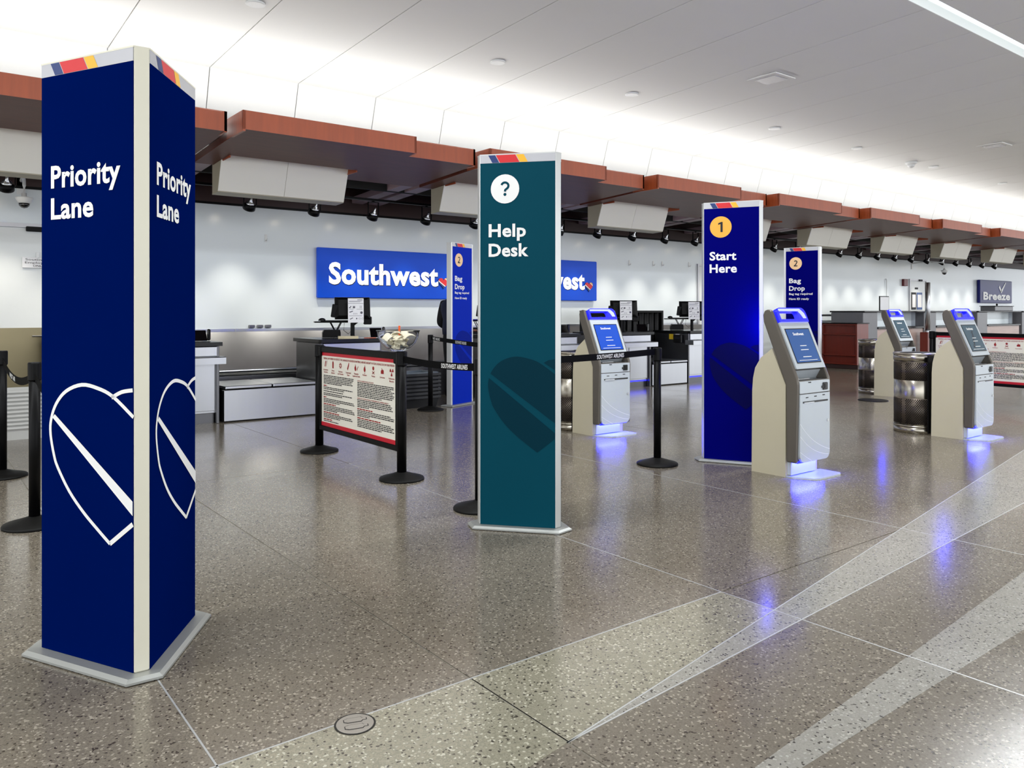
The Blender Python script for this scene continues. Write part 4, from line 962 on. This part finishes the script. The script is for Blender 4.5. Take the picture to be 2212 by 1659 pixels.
d3 = door('door_3', 25.3, 26.45, 2.3)
tag(MB().cbox(24.85, 25.1, WY - .08, WY, 2.12, 2.34, .01).build('fire_alarm', 'alarm_red'), 'dark red fire alarm beside the far door', 'fire alarm')
for k, (xa, xb, z0, z1, m_, lab) in enumerate(((25.42, 25.72, 1.38, 1.93, 'ink', 'dark framed poster on the far door'), (25.78, 26.14, 1.38, 1.93, 'poster_blue', 'blue framed poster on the far door'))):
    t = thing('door_poster', lab, 'poster', (xa, WY - .03, z0)); MB().box(0, xb - xa, -.006, 0, 0, z1 - z0).build('border', m_, t); MB().box(.04, xb - xa - .04, -.009, -.006, .07, z1 - z0 - .07).build('sheet', 'paper', t)
tag(MB().cbox(25.66, 25.86, WY - .035, WY - .024, 2.03, 2.09, .004).build('room_plate', 'ink'), 'small dark plate above the posters on the far door', 'plate')
tag(MB().cbox(25.9, 26.1, WY - .07, WY - .03, 2.29, 2.35, .006).build('door_sensor', 'ink'), 'small dark sensor over the far door', 'sensor')
t = thing('door_sign', 'white staff-only sign in black print beside the left door edge', 'sign', (1.21, WY - .045, 1.9)); MB().cbox(0, .42, -.006, 0.004, 0, .14, .003).build('plate', 'paper', t)
l = MB(); put_text(l, 'Southwest', .035, .098, .026, .3, .0, -.0075); put_text(l, 'Employees', .03, .057, .026, .3, .0, -.0075); put_text(l, 'ONLY', .12, .016, .026, .13, .01, -.0075); l.build('lettering', 'black_print', t)
# wall cameras and hooks
def wall_cam(label, x_, z_, ln=.35):
    t = thing('wall_camera', label, 'camera', (x_, WY - ln, z_))
    m = MB(); m.tube([(0, ln, .3), (0, ln * .4, .34), (0, 0.02, .28), (0, 0, .2), (0, 0, .08)], .02, 8); m.build('arm', 'plastic_white', t)
    MB().box(-.05, .05, ln - .02, ln, .12, .42).build('wall_plate', 'plastic_white', t)
    m = MB(); m.sm = True; m.lathe([(.03, .1), (.03, .06), (.1, .045), (.1, .03), (.075, -.02), (.065, -.03)], n=18); m.build('hood', 'plastic_white', t)
    m = MB(); m.sm = True; m.lathe([(.065, -.03), (.06, -.06), (.035, -.085), (.001, -.095)], n=18); m.build('dome', 'dome_dark', t)
wall_cam('white dome camera hanging on the wall left of the Priority Lane totem', 1.2, 2.74)
wall_cam('white dome camera on a curved arm above the far door', 25.5, 2.55, 1.0)
hk = MB(); hk.cbox(-.02, .02, -.01, 0, -.06, .06, .003); hk.tube([(0, -.01, -.03), (0, -.05, -.04), (0, -.06, -.01)], .008, 6); hme = hk.mesh('wall_hook', 'plastic_white')
for x_, z_ in ((4.476, 2.471), (12.61, 2.39), (13.38, 2.4), (13.68, 2.408), (14.616, 2.421), (1.387, 2.05)):
    tag(link('wall_hook', hme, None, (x_, WY - (.0 if x_ > 2 else .03), z_)), 'small white hook fixed high on the white back wall', 'hook', 'small hooks on the back wall')
tag(MB().tube([(23.84, WY - .03, 1.0), (23.84, WY - .03, 2.28), (23.84, WY - .01, 2.32)], .015, 8).build('wall_conduit', 'plastic_white'), 'thin pale conduit running up the wall left of the far door', 'conduit')
# dark-grey outlets on the steel splash
t = thing('outlet_strip', 'row of small dark outlets on the steel splash of the wall', 'outlet', (4.2, WY - .05, 1.07))
for k in range(3): MB().cbox(k * .13, k * .13 + .09, 0, .05, 0, .045, .006).build('outlet', 'steel_dark', t)
# floor cleanout cover
t = thing('floor_cover', 'round metal cleanout cover set in the terrazzo near the camera', 'floor cover', (1.145, 2.315, 0.0012))
m = MB(); m.lathe([(0, 0), (.066, 0), (.066, .0012)], n=36); m.build('seat', 'gap_dark', t)
m = MB(); m.lathe([(0, .001), (.06, .001), (.0595, .002)], n=36); m.build('plate', 'manhole', t)
for k in (-1, 1):
    q = [(-.035, -.008), (-.022, -.015), (.022, -.015), (.028, -.006), (.04, -.006), (.04, .006), (.028, .006), (.022, .015), (-.022, .015), (-.035, .008)]
    m = MB(); m.extrude_z([(x_, y_ + k * .021) for x_, y_ in q], .002, .0028); m.build('groove', 'gap_dark', t)
    m = MB(); m.extrude_z([(x_ * .93, y_ * .86 + k * .021) for x_, y_ in q], .0028, .0034); m.build('hatch', 'manhole', t)
t.rotation_euler.z = R(-20)

# ================================================================== PERSON behind the Bag Drop totem
def person(loc, rz):
    t = thing('person', 'person in dark clothing standing behind the Bag Drop totem', 'person', (*loc, 0), rz)
    J = dict(pel=(0, 0, .98), sp=(0, .0, 1.2), ch=(0, .01, 1.42), nk=(0, .0, 1.53), hb=(0, -.02, 1.6), ht=(0, -.025, 1.72))
    v = []; r = []; e = []
    def add(p, rad, par=None):
        v.append(p); r.append(rad); i = len(v) - 1
        if par is not None: e.append((par, i))
        return i
    pel = add((0, 0, .98), (.17, .135)); sp = add((0, 0, 1.16), (.14, .115), pel); ch = add((0, .015, 1.36), (.165, .125), sp); nk0 = add((0, .01, 1.49), (.085, .075), ch); nk = add((0, -.005, 1.56), (.055, .055), nk0)
    for s in (-1, 1):
        hp = add((s * .1, 0, .9), (.105, .11), pel); kn = add((s * .105, -.015, .5), (.065, .068), hp); an = add((s * .105, .02, .1), (.045, .05), kn); he = add((s * .105, .0, .055), (.045, .05), an); to = add((s * .115, -.15, .035), (.045, .032), he)
        sh = add((s * .19, .015, 1.43), (.07, .075), ch); el = add((s * .25, .03, 1.14), (.048, .05), sh); wr = add((s * .2, -.17, 1.04), (.034, .036), el)
    me = bpy.data.meshes.new('body'); me.from_pydata(v, e, []); me.materials.append(MATS['black_cloth'])
    o = bpy.data.objects.new('body', me); COL.objects.link(o); o.parent = t
    o.modifiers.new('skin', 'SKIN'); o.modifiers.new('sub', 'SUBSURF').levels = 2; o.modifiers['sub'].render_levels = 2
    for i, sv in enumerate(me.skin_vertices[0].data): sv.radius = r[i]; sv.use_root = (i == 0)
    # jacket over the chest
    j = MB(); j.sm = True; n = 20
    rings = []
    for z_, rx, ry, oy in ((.98, .19, .16, 0), (1.06, .195, .165, 0), (1.2, .185, .15, .0), (1.34, .215, .16, .015), (1.44, .215, .145, .02), (1.5, .14, .11, .015), (1.53, .085, .08, .005)):
        rings.append([(rx * math.cos(2 * math.pi * i / n), oy + ry * math.sin(2 * math.pi * i / n), z_) for i in range(n)])
    j.loft(rings); j.build('jacket', 'navy_cloth', t)
    c_ = MB(); c_.sm = True; c_.lathe([(.075, 1.515), (.068, 1.55), (.062, 1.55)], (0, .0), 16); c_.build('collar', 'paper', t)
    h = MB(); h.sm = True; rings = []
    for z_, rx, ry, oy in ((1.535, .02, .02, -.03), (1.545, .045, .05, -.035), (1.575, .06, .075, -.03), (1.62, .072, .09, -.02), (1.67, .076, .096, -.012), (1.72, .07, .09, -.008), (1.755, .045, .06, -.005), (1.77, .01, .015, 0)):
        rings.append([(rx * math.cos(2 * math.pi * i / n), oy + ry * math.sin(2 * math.pi * i / n) * (1.0), z_) for i in range(n)])
    h.loft(rings)
    h.add([(-.012, -.108, 1.635), (.012, -.108, 1.635), (0, -.105, 1.67), (0, -.132, 1.638)], [(0, 1, 3), (1, 2, 3), (2, 0, 3)])
    hd2 = h.build('head', 'skin', t)
    for s in (-1, 1):
        m = MB(); m.sm = True; m.lathe([(.001, -.008), (.009, -.004), (.009, .004), (.001, .008)], (0, 0), 8); m.xf(Matrix.Translation((s * .03, -.1, 1.665)) @ Matrix.Rotation(R(90), 4, 'X')); m.build('eye', 'ink', hd2)
        m = MB(); m.sm = True; m.lathe([(.001, -.012), (.02, -.006), (.02, .006), (.001, .012)], (0, 0), 10); m.xf(Matrix.Translation((s * .078, -.01, 1.655)) @ Matrix.Diagonal((.5, .8, 1.5, 1))); m.build('ear', 'skin', hd2)
    m = MB(); m.box(-.022, .022, -.103, -.098, 1.595, 1.602); m.build('mouth', 'red_print', hd2)
    hr = MB(); hr.sm = True; rings = []
    for z_, rx, ry, oy in ((1.56, .05, .05, .045), (1.6, .078, .07, .03), (1.66, .086, .085, .014), (1.71, .086, .1, .0), (1.75, .068, .085, .0), (1.785, .02, .025, .0)):
        rings.append([(rx * math.cos(2 * math.pi * i / n), oy + ry * math.sin(2 * math.pi * i / n), z_) for i in range(n)])
    hr.loft(rings); hr.build('hair', 'hair', t)
    for s in (-1, 1):   # hands resting forward: palm, four fingers, thumb
        b0_ = Vector((s * .2, -.17, 1.04))
        m = MB(); m.sm = True
        m.loft([[(b0_.x + a_ * w, b0_.y - d_, b0_.z + b_ * .014) for a_, b_ in ((-1, -1), (1, -1), (1, 1), (-1, 1))] for d_, w in ((0, .026), (.04, .038), (.08, .04))])
        for q in range(4):
            fx = b0_.x + (-.029 + .0195 * q); ln = (.06, .075, .072, .058)[q]
            m.tube([(fx, b0_.y - .075, b0_.z), (fx, b0_.y - .075 - ln * .5, b0_.z - .004), (fx, b0_.y - .075 - ln * .9, b0_.z - .025)], [.0085, .008, .0065], 8)
        m.tube([(b0_.x - s * .03, b0_.y - .025, b0_.z), (b0_.x - s * .055, b0_.y - .055, b0_.z - .008), (b0_.x - s * .058, b0_.y - .085, b0_.z - .016)], [.011, .0095, .007], 8)
        m.build('hand', 'skin', t)
    return t
person((6.52, 9.88), R(115))
